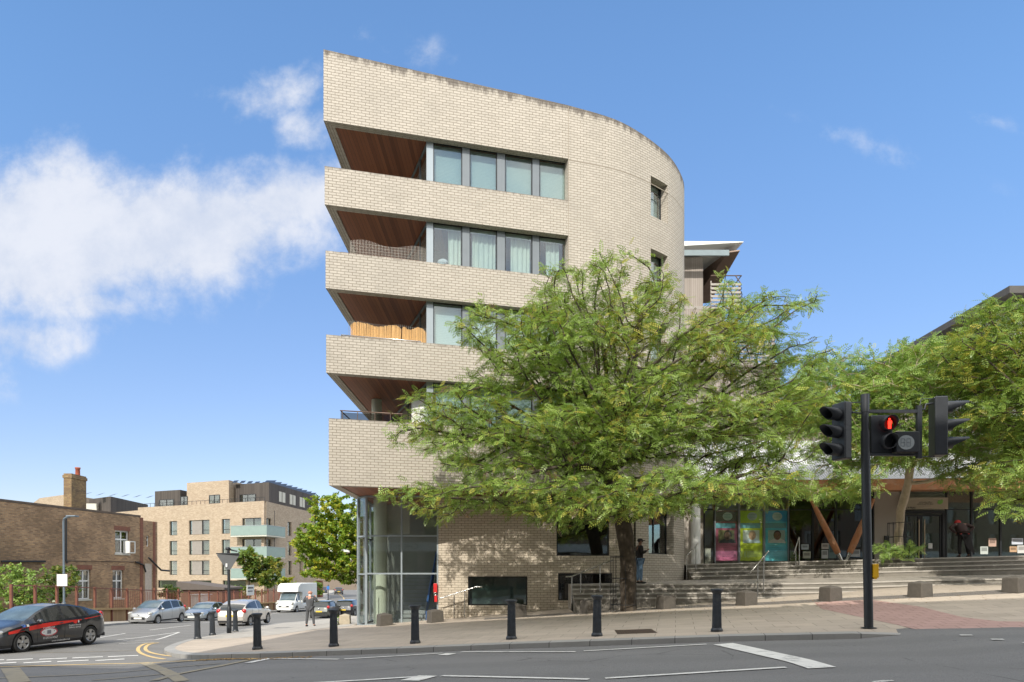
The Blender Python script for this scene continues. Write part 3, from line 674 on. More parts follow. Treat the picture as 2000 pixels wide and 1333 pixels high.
# glazed lobby
lob = [(-6.18, 27.2), (X_(714, GY), GY), (-2.88, GY)]
def gb(p, q, vb, nm='lobby_window'): return window(bld, p, q, float(S(*p))-.02, 3.12, M_grey2, M_glK, .06, .1, vb=vb, hb=((.06+1.98)/5.1, (1.54+1.98)/5.1), name=nm, bw=.06)
gb(lob[0], lob[1], ()); gb(lob[1], lob[2], ((784-714)/(856-714.),)); gb((-6.18, 33.), (-6.18, 27.2), (.2, .4, .6, .8))
m = MB(); m.tube([(-5.55, GY-.08, -1.75), (-5.55, GY-.08, -.25)], .02, 8)
for z in (-1.6, -.4): m.tube([(-5.55, GY-.08, z), (-5.55, GY+.0, z)], .012, 6)
m.build('pull_handle', M_steel, bld)
m = MB(); m.box(-6.1, -2.9, 33.0, 33.15, -2.1, 3.1); m.box(-2.95, -2.85, 27.15, 33, -2.1, 3.1); m.build('lobby_wall', M_int, bld)
m = MB(); m.box(-6.1, -2.9, GY+.02, 33, -2.14, -2.02); m.build('lobby_floor', pm('lobby_floor', (.22, .22, .22), .3), bld)
m = MB()
for k in range(12): m.box(-5.0, -3.7, 29+.27*k, 29.3+.27*k, -2.0+.17*k, -1.86+.17*k)
m.build('stair', pm('stair_treads', (.34, .35, .35), .6), bld)
m = MB(); m.tube([(-3.55, 28.7, -1.1), (-3.55, 32.2, 1.1)], .05, 6); m.box(-3.62, -3.5, 28.6, 32.2, -1.9, -1.5); m.quad((-3.6, 28.6, -1.95), (-3.6, 32.3, .3), (-3.6, 32.3, .9), (-3.6, 28.6, -1.35)); m.build('stair_balustrade', pm('blue_steel', (.05, .13, .35), .5), bld)
m = MB(); m.box(-5.2, -4.2, 28.0, 28.1, 1.7, 2.9); m.build('ceiling_panel', M_conc, bld)
fb = thing('fire_point', 'small red fire box fixed at the corner of the glazed lobby', 'fire box', (X_(852, GY-.1), GY-.1, -1.0))
m = MB(); zc = Z_(1155, GY); xx = X_(852, GY); m.box(xx-.09, xx+.05, GY-.16, GY-.02, zc-.05, zc+.3); m.build('upper_box', pm('red_paint', (.6, .02, .02), .4), fb, bevel=.01)
m = MB(); m.box(xx-.06, xx+.05, GY-.15, GY-.02, zc-.42, zc-.16); m.build('lower_box', MATS['red_paint'], fb, bevel=.01)
m = MB(); m.tube([(xx-.05, GY-.17, zc-.1)]+[(xx-.02+.05*math.cos(t), GY-.17, zc-.1+.05*math.sin(t)) for t in np.linspace(0, 6, 10)], .012, 6); m.build('handle', M_steel, fb)

# ---- things on the balconies

def along(z, pa, pb, yoff=.35):
    p = on(pa); q = on(pb); return (p[0], p[1]+yoff-.3, z), (q[0], q[1]+yoff-.3, z)
# reed screen on the balcony of the third band from below
lev = LV[1][1]; a, b = along(lev, 684, 833, .42)
rs = thing('reed_screen', 'golden reed screen rolled along the rail of the middle balcony', 'reed screen', ((a[0]+b[0])/2, a[1], lev))
rng = random.Random(4); M_reed = pm('reed', (.62, .38, .16), .8, var=.25, scale=30)
for seg, (t0, t1) in enumerate(((.0, .655), (.67, 1.))):
    m = MB(); n = int((t1-t0)*170)
    for i in range(n):
        t = t0+(t1-t0)*i/n; s_ = (t-t0)/(t1-t0); x = lerp(a[0], b[0], t); y = lerp(a[1], b[1], t)
        top = .62+.05*math.sin(s_*9+seg*2)+rng.uniform(-.02, .02)-.16*max(0, s_-.9)*5-.2*max(0, .06-s_)*6
        m.tube([(x, y+rng.uniform(-.012, .012), lev-.2), (x+rng.uniform(-.015, .015), y+rng.uniform(-.012, .012), lev+top)], .0125, 4, caps=False)
    m.build('reed_panel', M_reed, rs)
def mesh_screen(name, label, lev, pa, pb, h, topf, mat, dens=40, group=None, yo=.48):
    a, b = along(lev, pa, pb, yo); m = MB()
    for i in range(dens+1):
        t = i/dens; x, y = lerp(a[0], b[0], t), lerp(a[1], b[1], t); m.tube([(x, y, lev-.1), (x, y, lev+h+topf(t))], .0055, 4, caps=False)
    for k in range(int(h/.1)):
        m.tube([(lerp(a[0], b[0], t), lerp(a[1], b[1], t), lev+k*.1+.1*min(1, (h+topf(t))/h)) for t in np.linspace(0, 1, 14)], .0035, 4, caps=False)
    o = m.build(name, mat, at=((a[0]+b[0])/2, a[1], lev)); tag(o, label, 'wire screen', group)
M_wire = pm('pale_wire', (.55, .5, .45), .5, .3); M_wire2 = pm('grey_wire', (.28, .27, .25), .5, .3)
mesh_screen('wire_screen', 'tall wavy wire mesh standing behind the rail of the second balcony from the top', LV[2][1], 682, 830, .62, lambda t: .08*math.sin(t*9)+.05, M_wire, 52)
mesh_screen('wire_screen', 'low grey wire mesh showing above the golden reed screen', LV[1][1], 678, 834, .72, lambda t: .05*math.sin(t*12), M_wire2, 40, yo=.55)
# folded bicycle-like garden stand behind the mesh
cx, cy, cz = X_(756, 25.3), 25.3, LV[2][1]
bk = thing('plant_stand', 'dark metal plant stand with bare twigs behind the wavy wire mesh', 'plant stand', (cx, cy, cz-.9))
m = MB(); m.tube([(cx, cy, cz-.9), (cx, cy, cz+.25)], .03, 8); m.tube([(cx-.35, cy, cz+.02), (cx+.4, cy, cz+.05)], .02, 6); m.build('frame', M_black, bk)
m = MB()
for k in range(16):
    an = rng.uniform(0, 6.28); L = rng.uniform(.25, .55); m.tube([(cx, cy, cz+.1), (cx+math.cos(an)*L*.5, cy+.1*math.sin(an), cz+.25+rng.random()*.1), (cx+math.cos(an)*L, cy+.2*math.sin(an), cz+rng.uniform(-.05, .5))], .008, 4)
m.build('twigs', M_rail, bk)
m = MB(); x0 = X_(805, 25.4); m.box(x0, X_(833, 25.4), 25.2, 25.6, LV[0][1]-.2, Z_(781, 25.3)); o = m.build('storage_box', M_white, bevel=.03); tag(o, 'white storage box standing at the window end of the lowest balcony', 'box')
m = MB(); p = on(852); m.ball((p[0]+.14, p[1]+.33, LV[2][1]+.12), (.2, .12, .17)); o = m.build('soft_toy', pm('blue_plush', (.25, .55, .62), .9)); 
tag(o, 'turquoise and white soft toy sitting inside the curtained window', 'soft toy')
m2 = MB(); m2.ball((p[0]+.2, p[1]+.34, LV[2][1]+.32), (.2, .11, .12)); m2.build('head', pm('white_plush', (.7, .68, .72), .9), o)
m = MB(); m.ball((X_(836, 24.8), 24.75, LV[2][1]+.12), (.06, .05, .17)); o = m.build('yellow_planter', pm('lime_plastic', (.5, .6, .05), .5)); tag(o, 'lime green plant pot at the window end of the upper balcony', 'plant pot')
# ------------------------------------------------------------------ terrace, steps and the entrance front
zn = lambda x: np.interp(x, [2, 9, 12, 15, 25], [-.34, -.30, -.27, -.17, 0.])
zu = lambda x: -.17+.025*(np.asarray(x, float)-9)
Yf = lambda x: 28.5-.12*(x-8)
def stepstrip(mb, xs, y0, y1, zf, zlow):
    xs = list(xs)
    for a, b in zip(xs, xs[1:]):
        ya, yb, Ya, Yb = y0(a), y0(b), y1(a), y1(b); za, zb_ = float(zf(a)), float(zf(b))
        mb.add([(a, ya, zlow), (b, yb, zlow), (b, yb, zb_), (a, ya, za), (a, Ya, za), (b, Yb, zb_)], [(0, 1, 2, 3), (3, 2, 5, 4)])
    a = xs[0]; mb.add([(a, y0(a), zlow), (a, y0(a), float(zf(a))), (a, y1(a), float(zf(a))), (a, y1(a), zlow)], [(0, 1, 2, 3)])
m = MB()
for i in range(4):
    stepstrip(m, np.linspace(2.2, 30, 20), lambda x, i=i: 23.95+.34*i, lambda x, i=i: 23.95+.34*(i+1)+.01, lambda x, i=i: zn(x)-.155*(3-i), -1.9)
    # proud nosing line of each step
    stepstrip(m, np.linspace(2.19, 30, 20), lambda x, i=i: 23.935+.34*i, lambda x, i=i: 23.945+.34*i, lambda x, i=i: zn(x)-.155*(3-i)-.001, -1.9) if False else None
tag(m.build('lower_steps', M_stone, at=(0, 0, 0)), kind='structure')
def nosing(mb, xs, y0, zf, t=.05, pr=.03, dp=.3):
    for a, b in zip(xs, xs[1:]):
        za, zb_ = float(zf(a)), float(zf(b)); ya, yb = y0(a)-pr, y0(b)-pr
        mb.add([(a, ya, za-t), (b, yb, zb_-t), (b, yb, zb_+.004), (a, ya, za+.004), (a, ya+dp, za+.004), (b, yb+dp, zb_+.004), (a, ya+dp, za-t), (b, yb+dp, zb_-t)], [(0, 1, 2, 3), (3, 2, 5, 4), (6, 7, 1, 0)])
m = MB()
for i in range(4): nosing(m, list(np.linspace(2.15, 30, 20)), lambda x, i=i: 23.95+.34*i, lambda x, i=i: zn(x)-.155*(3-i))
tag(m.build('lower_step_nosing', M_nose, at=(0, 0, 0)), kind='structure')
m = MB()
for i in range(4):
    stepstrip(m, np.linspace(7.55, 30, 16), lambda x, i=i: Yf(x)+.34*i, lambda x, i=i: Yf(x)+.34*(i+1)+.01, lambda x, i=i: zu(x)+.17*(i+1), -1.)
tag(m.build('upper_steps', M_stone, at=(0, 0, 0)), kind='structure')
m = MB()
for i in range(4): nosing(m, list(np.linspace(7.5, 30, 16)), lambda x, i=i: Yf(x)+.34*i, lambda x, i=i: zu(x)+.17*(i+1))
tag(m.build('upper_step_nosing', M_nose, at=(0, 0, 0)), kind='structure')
def TZ(x, y):
    t = np.clip((np.asarray(y)-25.3)/3.2, 0, 1); return zn(x)*(1-t)+zu(x)*t+.003
m = MB(); sheet(m, [(2.2, 25.2), (30, 25.2), (30, 26.2), (8, 28.9), (7.6, 28.9), (7.3, 29.5), (5.2, 27.2), (4.7, 26.75), (2.2, 26.75)], TZ, 1.)
m.add([(2.2, 23.95, -1.9), (2.2, 25.2, -1.9), (2.2, 26.75, -1.9), (2.2, 26.75, -.34), (2.2, 25.2, -.34)], [(0, 4, 3, 2, 1)])
M_terr = slabs('terrace_paving', (.38, .34, .29), (.33, .3, .26), (.14, .12, .1), .6, .6, 0, .007, (.14, .12, .09), .5)
tag(m.build('terrace', M_terr, at=(0, 0, 0)), kind='structure')
zp = lambda x: float(zu(x))+.68
m = MB(); sheet(m, [(7.55, 29.86), (30, 27.1), (30, 34), (7.3, 34)], lambda x, y: zu(x)+.684, 1.5)
tag(m.build('entrance_plaza', M_terr, at=(0, 0, 0)), kind='structure')
# entrance building
FY = 32.0; fx = lambda px: X_(px, FY)
M_tim = wood('weathered_cladding', (.22, .19, .165), (.42, .37, .33), .11, 0, .8, (.06, .05, .045)); M_slat = pm('silver_slat', (.36, .33, .3), .7, var=.2, scale=6)
M_corr, t, p, out = base_mat('corrugated_roof')
geo = t.new('ShaderNodeNewGeometry'); s = t.new('ShaderNodeSeparateXYZ', inp={0: geo.outputs['Position']})
wv = t.math('SINE', t.math('MULTIPLY', s.outputs[0], 55.0)); t.l.new(t.mix(t.sstep(wv, -.6, .3), (.42, .43, .45), (.68, .69, .71)), p.inputs['Base Color']); p.inputs['Roughness'].default_value = .5; bump(t, p, wv, .6, .02)
M_rust = pm('rust_timber', (.40, .17, .075), .7, var=.2, scale=5, dirt=((.5, .4, .3), .5)); M_gwall = pm('taupe_render', (.42, .38, .33), .85, var=.04)
eb = thing('entrance_building', 'long low glass fronted hall with rusty fascia and pale corrugated roof up the steps', 'building', (17, 32, .5))
m = MB(); m.box(7.9, fx(1375), FY+.15, FY+.5, -.3, 4.); m.box(fx(1708), fx(1757), FY, FY+.4, .4, 4.); m.box(8, 30, 38.5, 38.8, -.2, 4.2); m.build('wall', M_gwall, eb)
m = MB(); m.box(8, 30, FY-.3, 38.5, 4.0, 4.15); m.build('ceiling', M_conc, eb)
bays = [(1375, 1396), (1396, 1444), (1444, 1493), (1493, 1541), (1541, 1588), (1588, 1633), (1633, 1707), (1848, 1898), (1898, 1955), (1955, 2035), (2035, 2120)]
for i, (a, b) in enumerate(bays):
    p, q = (fx(a), FY), (fx(b), FY); zb_ = zp((p[0]+q[0])/2)-.02
    window(eb, p, q, zb_, 3.95, M_grey if 0 < i < 4 else M_dark, M_glK if i < 4 else M_glC if i < 7 else M_glB, .045, .08, hb=((3.08-zb_)/(3.95-zb_),), back=None, name='shopfront_window')
m = MB(); m.box(8.1, 30, 33.6, 33.7, .3, 4.); m.build('screen_wall', pm('dim_interior', (.55, .52, .43), .9, var=.2, scale=1.), eb)
door = MB(); dx0, dx1 = fx(1762), fx(1846); zd = zp(19)-.22
door.box(dx0, dx1, FY-.03, FY+.06, 3.0-.12, 3.05); door.box(dx0, dx0+.12, FY-.03, FY+.06, zd, 2.88); door.box(dx1-.14, dx1, FY-.03, FY+.06, zd, 2.88)
d0 = door.build('door_frame', M_dark, eb)
xm = lerp(dx0, dx1, .42)
for a, b in ((dx0+.12, xm), (xm, dx1-.14)):
    dd = window(eb, (a, FY+.02), (b, FY+.02), zd, 2.86, M_dark, M_glB, .1, .05, name='door')
    xh = xm-.13 if b == xm else xm+.13; m = MB(); m.tube([(xh, FY-.12, zd+.25), (xh, FY-.12, 2.6)], .022, 8); m.tube([(xh, FY-.12, 2.5), (xh, FY, 2.5)], .012, 6); m.tube([(xh, FY-.12, zd+.4), (xh, FY, zd+.4)], .012, 6); m.build('handle', pm('brass', (.5, .38, .26), .35, .8), dd)
m = MB(); m.box(fx(1785), fx(1843), FY+.35, FY+.4, 1.3, 2.0); m.box(fx(1770), fx(1783), FY+.1, FY+.11, 1.6, 2.1); m.build('paper_notice', pm('notice_paper', (.5, .55, .48), .8, var=.04), d0)
m = MB(); m.box(fx(1812), fx(1820), FY-.05, FY-.04, 1.25, 1.5); o = m.build('door_sticker', M_white, d0)
sg = MB(); sg.box(fx(1756), fx(1846), FY-.22, FY-.12, 3.08, 3.62); so = sg.build('entrance_sign', pm('sign_board', (.42, .38, .29), .6, var=.04), at=(fx(1801), FY-.12, 3.08)); tag(so, 'beige name board with green leaf mark above the glass double door', 'sign')
text_part('lettering', 'ice 9 Multi', .13, Matrix.Translation((fx(1771), FY-.225, 3.14)) @ Matrix.Rotation(R_(90), 4, 'X'), M_black, so)
text_part('lettering', 'community offices\nground and first floor', .085, Matrix.Translation((fx(1802), FY-.225, 3.36)) @ Matrix.Rotation(R_(90), 4, 'X'), pm('grey_ink', (.12, .12, .11), .8), so)
m = MB(); m.ball((fx(1830), FY-.222, 3.4), (.12, .003, .1), 10, 6); m.ball((fx(1834), FY-.223, 3.45), (.05, .004, .09), 10, 6); m.build('leaf_mark', pm('leaf_green_ink', (.2, .45, .1), .7), so)
ic = MB(); ic.box(fx(1727), fx(1735), FY-.06, FY, 1.55, 1.85); tag(ic.build('intercom', M_black, at=(fx(1731), FY, 1.55)), 'small black intercom box on the taupe wall left of the glass door', 'intercom')
# canopy
m = MB(); xs0, xs1 = 8.3, 30
m.add([(xs0, 30.6, 4.22), (xs1, 28.6, 4.22), (xs1, 34, 6.7), (xs0, 34, 6.7), (xs0, 30.6, 4.14), (xs1, 28.6, 4.14), (xs1, 34, 6.6), (xs0, 34, 6.6)], [(0, 1, 2, 3), (7, 6, 5, 4), (0, 3, 7, 4)]); m.build('canopy_roof', M_corr, eb)
m = MB(); m.add([(xs0, 30.55, 3.72), (xs1, 28.55, 3.72), (xs1, 28.55, 4.2), (xs0, 30.55, 4.2)], [(0, 1, 2, 3)]); m.add([(xs0, 30.55, 3.72), (xs0, 32, 3.95), (xs1, 32, 3.95), (xs1, 28.55, 3.72)], [(0, 1, 2, 3)]); m.build('fascia', M_rust, eb)
m = MB(); m.lathe([(.21, .0), (.2, 3.9)], (X_(1361, 29.7), 29.9, 0.3), n=28); tag(m.build('white_column', M_white), 'round white column at the left end of the upper steps', 'column')
def strut(px0, pxt, label):
    base = P3(px0, 1097, 30.2); top = P3(pxt, 975, 30.2); base.z = zp(base.x)
    o = thing('timber_strut', label, 'strut', tuple(base), group='V shaped struts below the fascia')
    m = MB(); m.tube([base.lerp(top, .12), base.lerp(top, .3), base.lerp(top, .6), base.lerp(top, 1.)], [.13, .15, .13, .08], 10); m.build('timber', M_rust, o)
    m = MB(); m.tube([base, base.lerp(top, .13)], [.06, .09], 8); m.build('steel_foot', M_steel, o)
strut(1644, 1584, 'rusty timber strut leaning left from the foot of the V'); strut(1653, 1706, 'rusty timber strut leaning right behind the traffic light pole')
# posters behind the glass
PF = FY+.11
def flat(mb, px0, px1, py0, py1, d=PF): mb.box(X_(px0, PF), X_(px1, PF), d, d+.004, Z_(py1, PF), Z_(py0, PF)); return mb
def disc(mb, px, py, rx, ry, d):
    n = 24; c = P3(px, py, PF); vs = [(c.x+rx*PF/F*math.cos(t), d, c.z+ry*PF/F*math.sin(t)) for t in np.linspace(0, 2*math.pi, n, endpoint=False)]
    mb.add(vs, [list(range(n))]); return mb
PAP = lambda n, c: pm(n, c, .6, var=.03)
for (x0, x1, colr, low, hd, skin, shirt, lab, hair, bgc) in (
    (1397, 1440, (.42, .10, .16), (.85, .22, .42), (.16, .13, .16), (.20, .11, .065), (.03, .04, .035), 'dark red and pink poster of a man with hand at his chin', (.012, .01, .01), (.22, .21, .08)),
    (1445, 1489, (.70, .82, .04), (.70, .80, .05), (.55, .80, .06), (.5, .3, .2), (.65, .75, .85), 'lime green poster of a pale bald person in white shirt', (.45, .35, .28), (.7, .75, .68)),
    (1494, 1539, (.12, .66, .84), (.20, .74, .86), (.06, .45, .78), (.26, .10, .06), (.75, .70, .66), 'bright blue poster of a smiling person with short hair', (.02, .012, .01), (.45, .55, .5))):
    o = thing('poster', lab, 'poster', (X_((x0+x1)/2, PF), PF, Z_(1096, PF)), group='three portrait posters in the windows')
    k = lab.split()[0]+lab.split()[1]
    flat(MB(), x0, x1, 998, 1096).build('sheet', PAP('poster_a_'+k, colr), o)
    flat(MB(), x0+.5, x1-.5, 999, 1019, PF-.004).build('header', PAP('poster_h_'+k, hd), o)
    m = MB(); disc(m, x0+24, 1009, 9.5, 8, PF-.008); m.build('header_disc', PAP('poster_disc', (.62, .72, .7)), o)
    m = MB(); [m.box(X_(x0+17, PF), X_(x0+31, PF), PF-.013, PF-.010, Z_(1006+q*3, PF), Z_(1005.3+q*3, PF)) for q in range(3)]; m.build('text_lines', PAP('ink_teal', (.1, .4, .4)), o)
    flat(MB(), x0+.5, x1-4, 1022, 1032, PF-.005).build('blue_band', PAP('poster_band', (.16, .42, .5)), o)
    flat(MB(), x0+6, x1-6, 1036, 1061, PF-.005).build('photo', PAP('photo_bg_'+k, bgc), o)
    if low != colr: flat(MB(), x0+.5, x1-.5, 1077, 1095, PF-.004).build('sunlit_foot', PAP('poster_l_'+k, low), o)  # sunlit foot of the poster, put into the colour as a band
    xc = x0+24
    m = MB(); c = P3(xc, 1061, PF); sc_ = PF/F
    m.add([(c.x+a*sc_, PF-.009, c.z+b*sc_) for a, b in ((-17, 0), (-15, 4), (-7, 8.5), (7, 8.5), (14, 5), (17, 0))], [(0, 5, 4, 3, 2, 1)]); m.build('shoulders', PAP('shirt_'+k, shirt), o)
    m = MB(); disc(m, xc, 1045.5, 7.4, 9.2, PF-.010); m.build('hair', PAP('hair_'+k, hair), o)
    m = MB(); disc(m, xc, 1047, 6.3, 8.2, PF-.013); m.add([(c.x+a*sc_, PF-.0125, c.z+b*sc_) for a, b in ((-3, 12), (-4, 7), (4, 7), (3, 12))], [(0, 1, 2, 3)]); hd_ = m.build('face', PAP('skin_'+k, skin), o)
    m = MB(); [disc(m, xc+q, 1045.2, 1.2, .7, PF-.016) for q in (-2.7, 2.7)]; disc(m, xc, 1051.5, 2.8, .8, PF-.016); m.build('features', PAP('feat_'+k, [v*.35 for v in skin]), hd_)
    m = MB(); r2 = random.Random(x0)
    for q in range(7): m.box(X_(x0+8, PF), X_(x0+8+r2.uniform(14, 29), PF), PF-.008, PF-.006, Z_(1066+q*3.6+.5, PF), Z_(1066+q*3.6, PF))
    m.build('text_lines', PAP('ink_'+k, [v*.45 for v in colr]), o)
ng = 0
for (x0, x1, y0, y1, c, lb) in ((1563, 1577, 1064, 1074, (.55, .62, .68), 'landscape photo card at the foot of the window right of the blue poster'), (1566, 1581, 1078, 1091, (.6, .6, .5), 'cream card with orange corner below the landscape photo card'),
        (1602, 1616, 1062, 1073, (.6, .55, .5), 'brown toned picture card left inside the V of struts'), (1602, 1615, 1075, 1091, (.62, .64, .64), 'white card with dark print below the brown toned card'), (1616, 1631, 1062, 1091, (.16, .24, .24), 'tall dark green card behind the left strut'),
        (1653, 1677, 1074, 1088, (.6, .62, .62), 'wide white card behind the right strut'), (1972, 1994, 1052, 1064, (.55, .6, .68), 'pale blue photo card high in the rightmost window'), (1968, 1982, 1068, 1079, (.5, .33, .2), 'orange brown card low in the rightmost window'),
        (1983, 1998, 1066, 1081, (.62, .62, .6), 'white card with black print in the rightmost window'), (1911, 1926, 1068, 1083, (.5, .55, .52), 'pale carton behind the glass right of the leaning person'), (1927, 1942, 1052, 1068, (.5, .35, .28), 'small orange and pink flyer behind the glass right of the leaning person')):
    o = thing('window_card', lb, 'card', (X_((x0+x1)/2, FY+.12), FY+.12, Z_(y1, FY+.12)), group='cards shown behind the shop windows')
    dq = FY+.12
    m = MB(); m.box(X_(x0, dq), X_(x1, dq), FY-.012, FY-.006, Z_(y1, dq), Z_(y0, dq)); m.build('card', PAP('card_%d' % ng, c), o)
    m = MB(); xx0, xx1 = X_(x0+2, dq), X_(x1-2, dq); m.box(xx0, xx1, FY-.016, FY-.013, Z_(lerp(y0, y1, .6), dq), Z_(y0+2, dq)); m.build('picture', PAP('pic_%d' % ng, [v*.5 for v in c]), o); ng += 1
# timber clad housing above and behind
hb = thing('terraced_housing', 'stepped timber clad flats with slatted balconies and white roof edge behind the curved wall', 'building', (11, 36, 0))
M_wroof = pm('white_roof', (.74, .74, .72), .6, var=.03)
tiers = [(13.9, 16.6, 10.6, 9.85), (11.0, 13.8, 12.2, 10.9), (8.2, 10.9, 14.6, 13.6), (4.6, 8.1, 21.5, 20.6)]
for i, (z0, z1, xr, xw) in enumerate(tiers):
    y = 35.0-.3*i
    m = MB(); m.box(6.0, xw, y+.2, 45, z0-.1, z1-.2); m.box(xw, xr-.1, y+2.8, 45, z0-.1, z1-.2); m.build('wall', M_tim, hb)
    m = MB(); m.box(xw+.02, xr-.2, y+2.7, y+2.78, z0, z1-.4); m.build('dark_window', M_glC, hb)
    m = MB(); m.box(6, xr+.0, y, y+3, z0-.25, z0-.1); m.build('floor_edge', M_slat, hb)
    m = MB(); xb0, xb1 = (xw+.2, xr+1.0)
    for k in range(7): m.box(xb0, xb1, y-.5, y-.46, z0-.45+k*.2, z0-.34+k*.2); m.box(xb1-.04, xb1, y-.5, y+1.5, z0-.45+k*.2, z0-.34+k*.2)
    for x in np.arange(xb0, xb1, .9): m.box(x, x+.05, y-.45, y-.4, z0-.45, z0+1.0)
    m.build('slatted_balcony', M_slat, hb)
    m = MB(); m.tube([(xb0, y-.48, z0+1.25), (xb1, y-.48, z0+1.25), (xb1, y+1.5, z0+1.25)], .03, 6); m.tube([(xb1, y-.48, z0+.8), (xb1-.3, y-.48, z0+1.25)], .03, 6); m.build('top_rail', M_rail, hb)
m = MB(); m.prism([(6, 34.2), (11.6, 34.2), (11.2, 37.5), (6, 39)], 0, 0, zf=lambda x, y: (16.35+.06*(x-6), 16.75 if x < 11 else 16.72)); m.build('roof', M_wroof, hb)
m = MB(); m.box(6, 10.9, 34.25, 34.35, 16.05, 16.33); m.build('eaves_beam', pm('blue_grey_beam', (.2, .25, .27), .6), hb)
m = MB(); m.prism([(11.45, 34.3), (10.9, 34.5), (9.9, 37.8), (10.9, 37.6)], 15.2, 16.4, zf=lambda x, y: (16.3-(1.3 if x < 10.95 and y > 35 else 0), 16.36)); m.build('soffit_fin', M_rail, hb)
hw = thing('side_wing', 'dark eaved pale wing rising at the right edge above the trees', 'building', (24, 30, 4))
m = MB(); m.box(21.4, 32, 29.2, 42, 4.3, 11.6); m.build('wall', pm('pale_cladding', (.42, .42, .41), .7, var=.06), hw)
m = MB(); m.box(20.7, 32.5, 28.4, 43, 11.75, 12.05); m.build('roof', pm('dark_roof_edge', (.09, .085, .08), .6), hw)
m = MB(); [m.box(21.3, 21.4, 29.6+k*2.2, 31.2+k*2.2, 9.2, 11.0) for k in range(5)]; m.build('window_band', M_glC, hw)
m = MB(); [m.box(21.2, 21.25, 29.2, 42, 8.2+.15*k, 8.28+.15*k) for k in range(6)]; m.build('slats', M_slat, hw)

# ------------------------------------------------------------------ handrails on the steps
def rail(label, d, line, posts, cat='handrail'):
    p0 = P3(*line[0], d); o = thing('step_handrail', label, cat, (p0.x, d, p0.z-1), group='steel handrails beside the steps')
    m = MB(); m.tube([P3(x, y, d) for x, y in line], .024, 8); m.build('rail', M_steel, o)
    for (x, ya, yb) in posts: m = MB(); m.tube([P3(x, ya, d), P3(x, yb, d)], .019, 8); m.build('post', M_steel, o)
rail('steel handrail against the brick wall beside the wide low window', 26.2, [(857, 1170), (929, 1147), (942, 1147)], [(887, 1163, 1212), (907.5, 1156, 1208)])
rail('steel handrail climbing just left of the big tree trunk', 24.4, [(1105, 1127), (1116, 1126.5), (1197, 1094)], [(1117, 1127, 1180), (1134, 1121, 1175), (1172, 1105, 1155)])
rail('short steel handrail beside the white column', 29.0, [(1339, 1088.5), (1364, 1061)], [(1341, 1088, 1133), (1359, 1069, 1112)])
rail('steel handrail on the lower steps in front of the green poster', 24.2, [(1465, 1119.5), (1501, 1076.5)], [(1480, 1103, 1176), (1491.5, 1089, 1158)])
rail('steel handrail on the upper steps right of the blue poster', 28.8, [(1550, 1083), (1561, 1049.5)], [(1554, 1072, 1130), (1561, 1052, 1110)])

# ------------------------------------------------------------------ bollards and stone blocks
M_bol = pm('bollard_paint', (.035, .042, .052), .42, .15, var=.3, scale=9, bmp=.25, dirt=((.16, .145, .12), .5))
def bollard():
    o = thing('bollard', '', 'bollard')
    m = MB(); m.lathe([(.0, 0), (.135, 0), (.135, .05), (.118, .075), (.112, .09)], n=28); m.build('base', M_bol, o, local=True)
    m = MB(); m.lathe([(.108, .085), (.1, .5), (.092, .86)], n=48, flute=.075, smooth=False); m.build('shaft', M_bol, o, local=True)
    m = MB(); m.lathe([(.092, .85), (.1, .875), (.118, .9), (.142, .935), (.142, .965), (.12, .975), (.0, .985)], n=28); m.build('cap', M_bol, o, local=True)
    return o
proto = bollard(); first = True
K_ = lambda p: 16.6/(1+.24*p)
for px, py, lab in ((503, 1269, 'fluted black bollard in full sun at the pavement corner nearest the kerb'), (652, 1263, 'fluted black bollard left of the glazed lobby corner'), (811, 1257.5, 'fluted black bollard in front of the glazed lobby'),
                    (999, 1249, 'fluted black bollard in front of the wide low window'), (1166, 1243, 'fluted black bollard just left of the street tree trunk'), (1400, 1233.7, 'rightmost fluted black bollard, between the tree and the traffic light')):
    p = (px-1000)/F; y = K_(p); x = p*y; z = float(S(x, y))
    if first: o = proto; o.location = (x, y, z-.005); first = False
    else: o = clone(proto, (x, y, z-.005))
    o['label'] = lab; o['group'] = 'fluted bollards along the kerb'; o.rotation_euler = (R_(rng.uniform(-.8, .8)), R_(rng.uniform(-.8, .8)), rng.random())
for px, d, lab in ((386, 25.15, 'leftmost of the fluted bollards on the side street corner'), (415, 28, 'fluted bollard between the leftmost one and the sign post'), (460, 30.3, 'fluted bollard just right of the sign post by the white hatchback')):
    x = X_(px, d); o = clone(proto, (x, d, float(S(x, d))-.005), label=lab, group='fluted bollards along the kerb')
M_moss = pm('green_stain', (.1, .1, .06), .9)
def block(px, d, lab, s=.5, rz=.3, mat=M_block):
    x = X_(px, d); z = float(S(x, d)); m = MB(); h = s*.98; a = s*.5
    m.M = Matrix.Translation((x, d, z-.03)) @ Matrix.Rotation(rz, 4, 'Z')
    m.add([(-a, -a, 0), (a, -a, 0), (a, a, 0), (-a, a, 0), (-a*.93, -a*.93, h-.04), (a*.93, -a*.93, h-.04), (a*.93, a*.93, h-.04), (-a*.93, a*.93, h-.04), (0, 0, h+.03)],
          [(0, 3, 2, 1), (0, 1, 5, 4), (1, 2, 6, 5), (2, 3, 7, 6), (3, 0, 4, 7), (4, 5, 8), (5, 6, 8), (6, 7, 8), (7, 4, 8)])
    o = m.build('stone_block', mat, at=(x, d, z-.03), bevel=.02); tag(o, lab, 'stone block', 'stone blocks in a row across the forecourt')
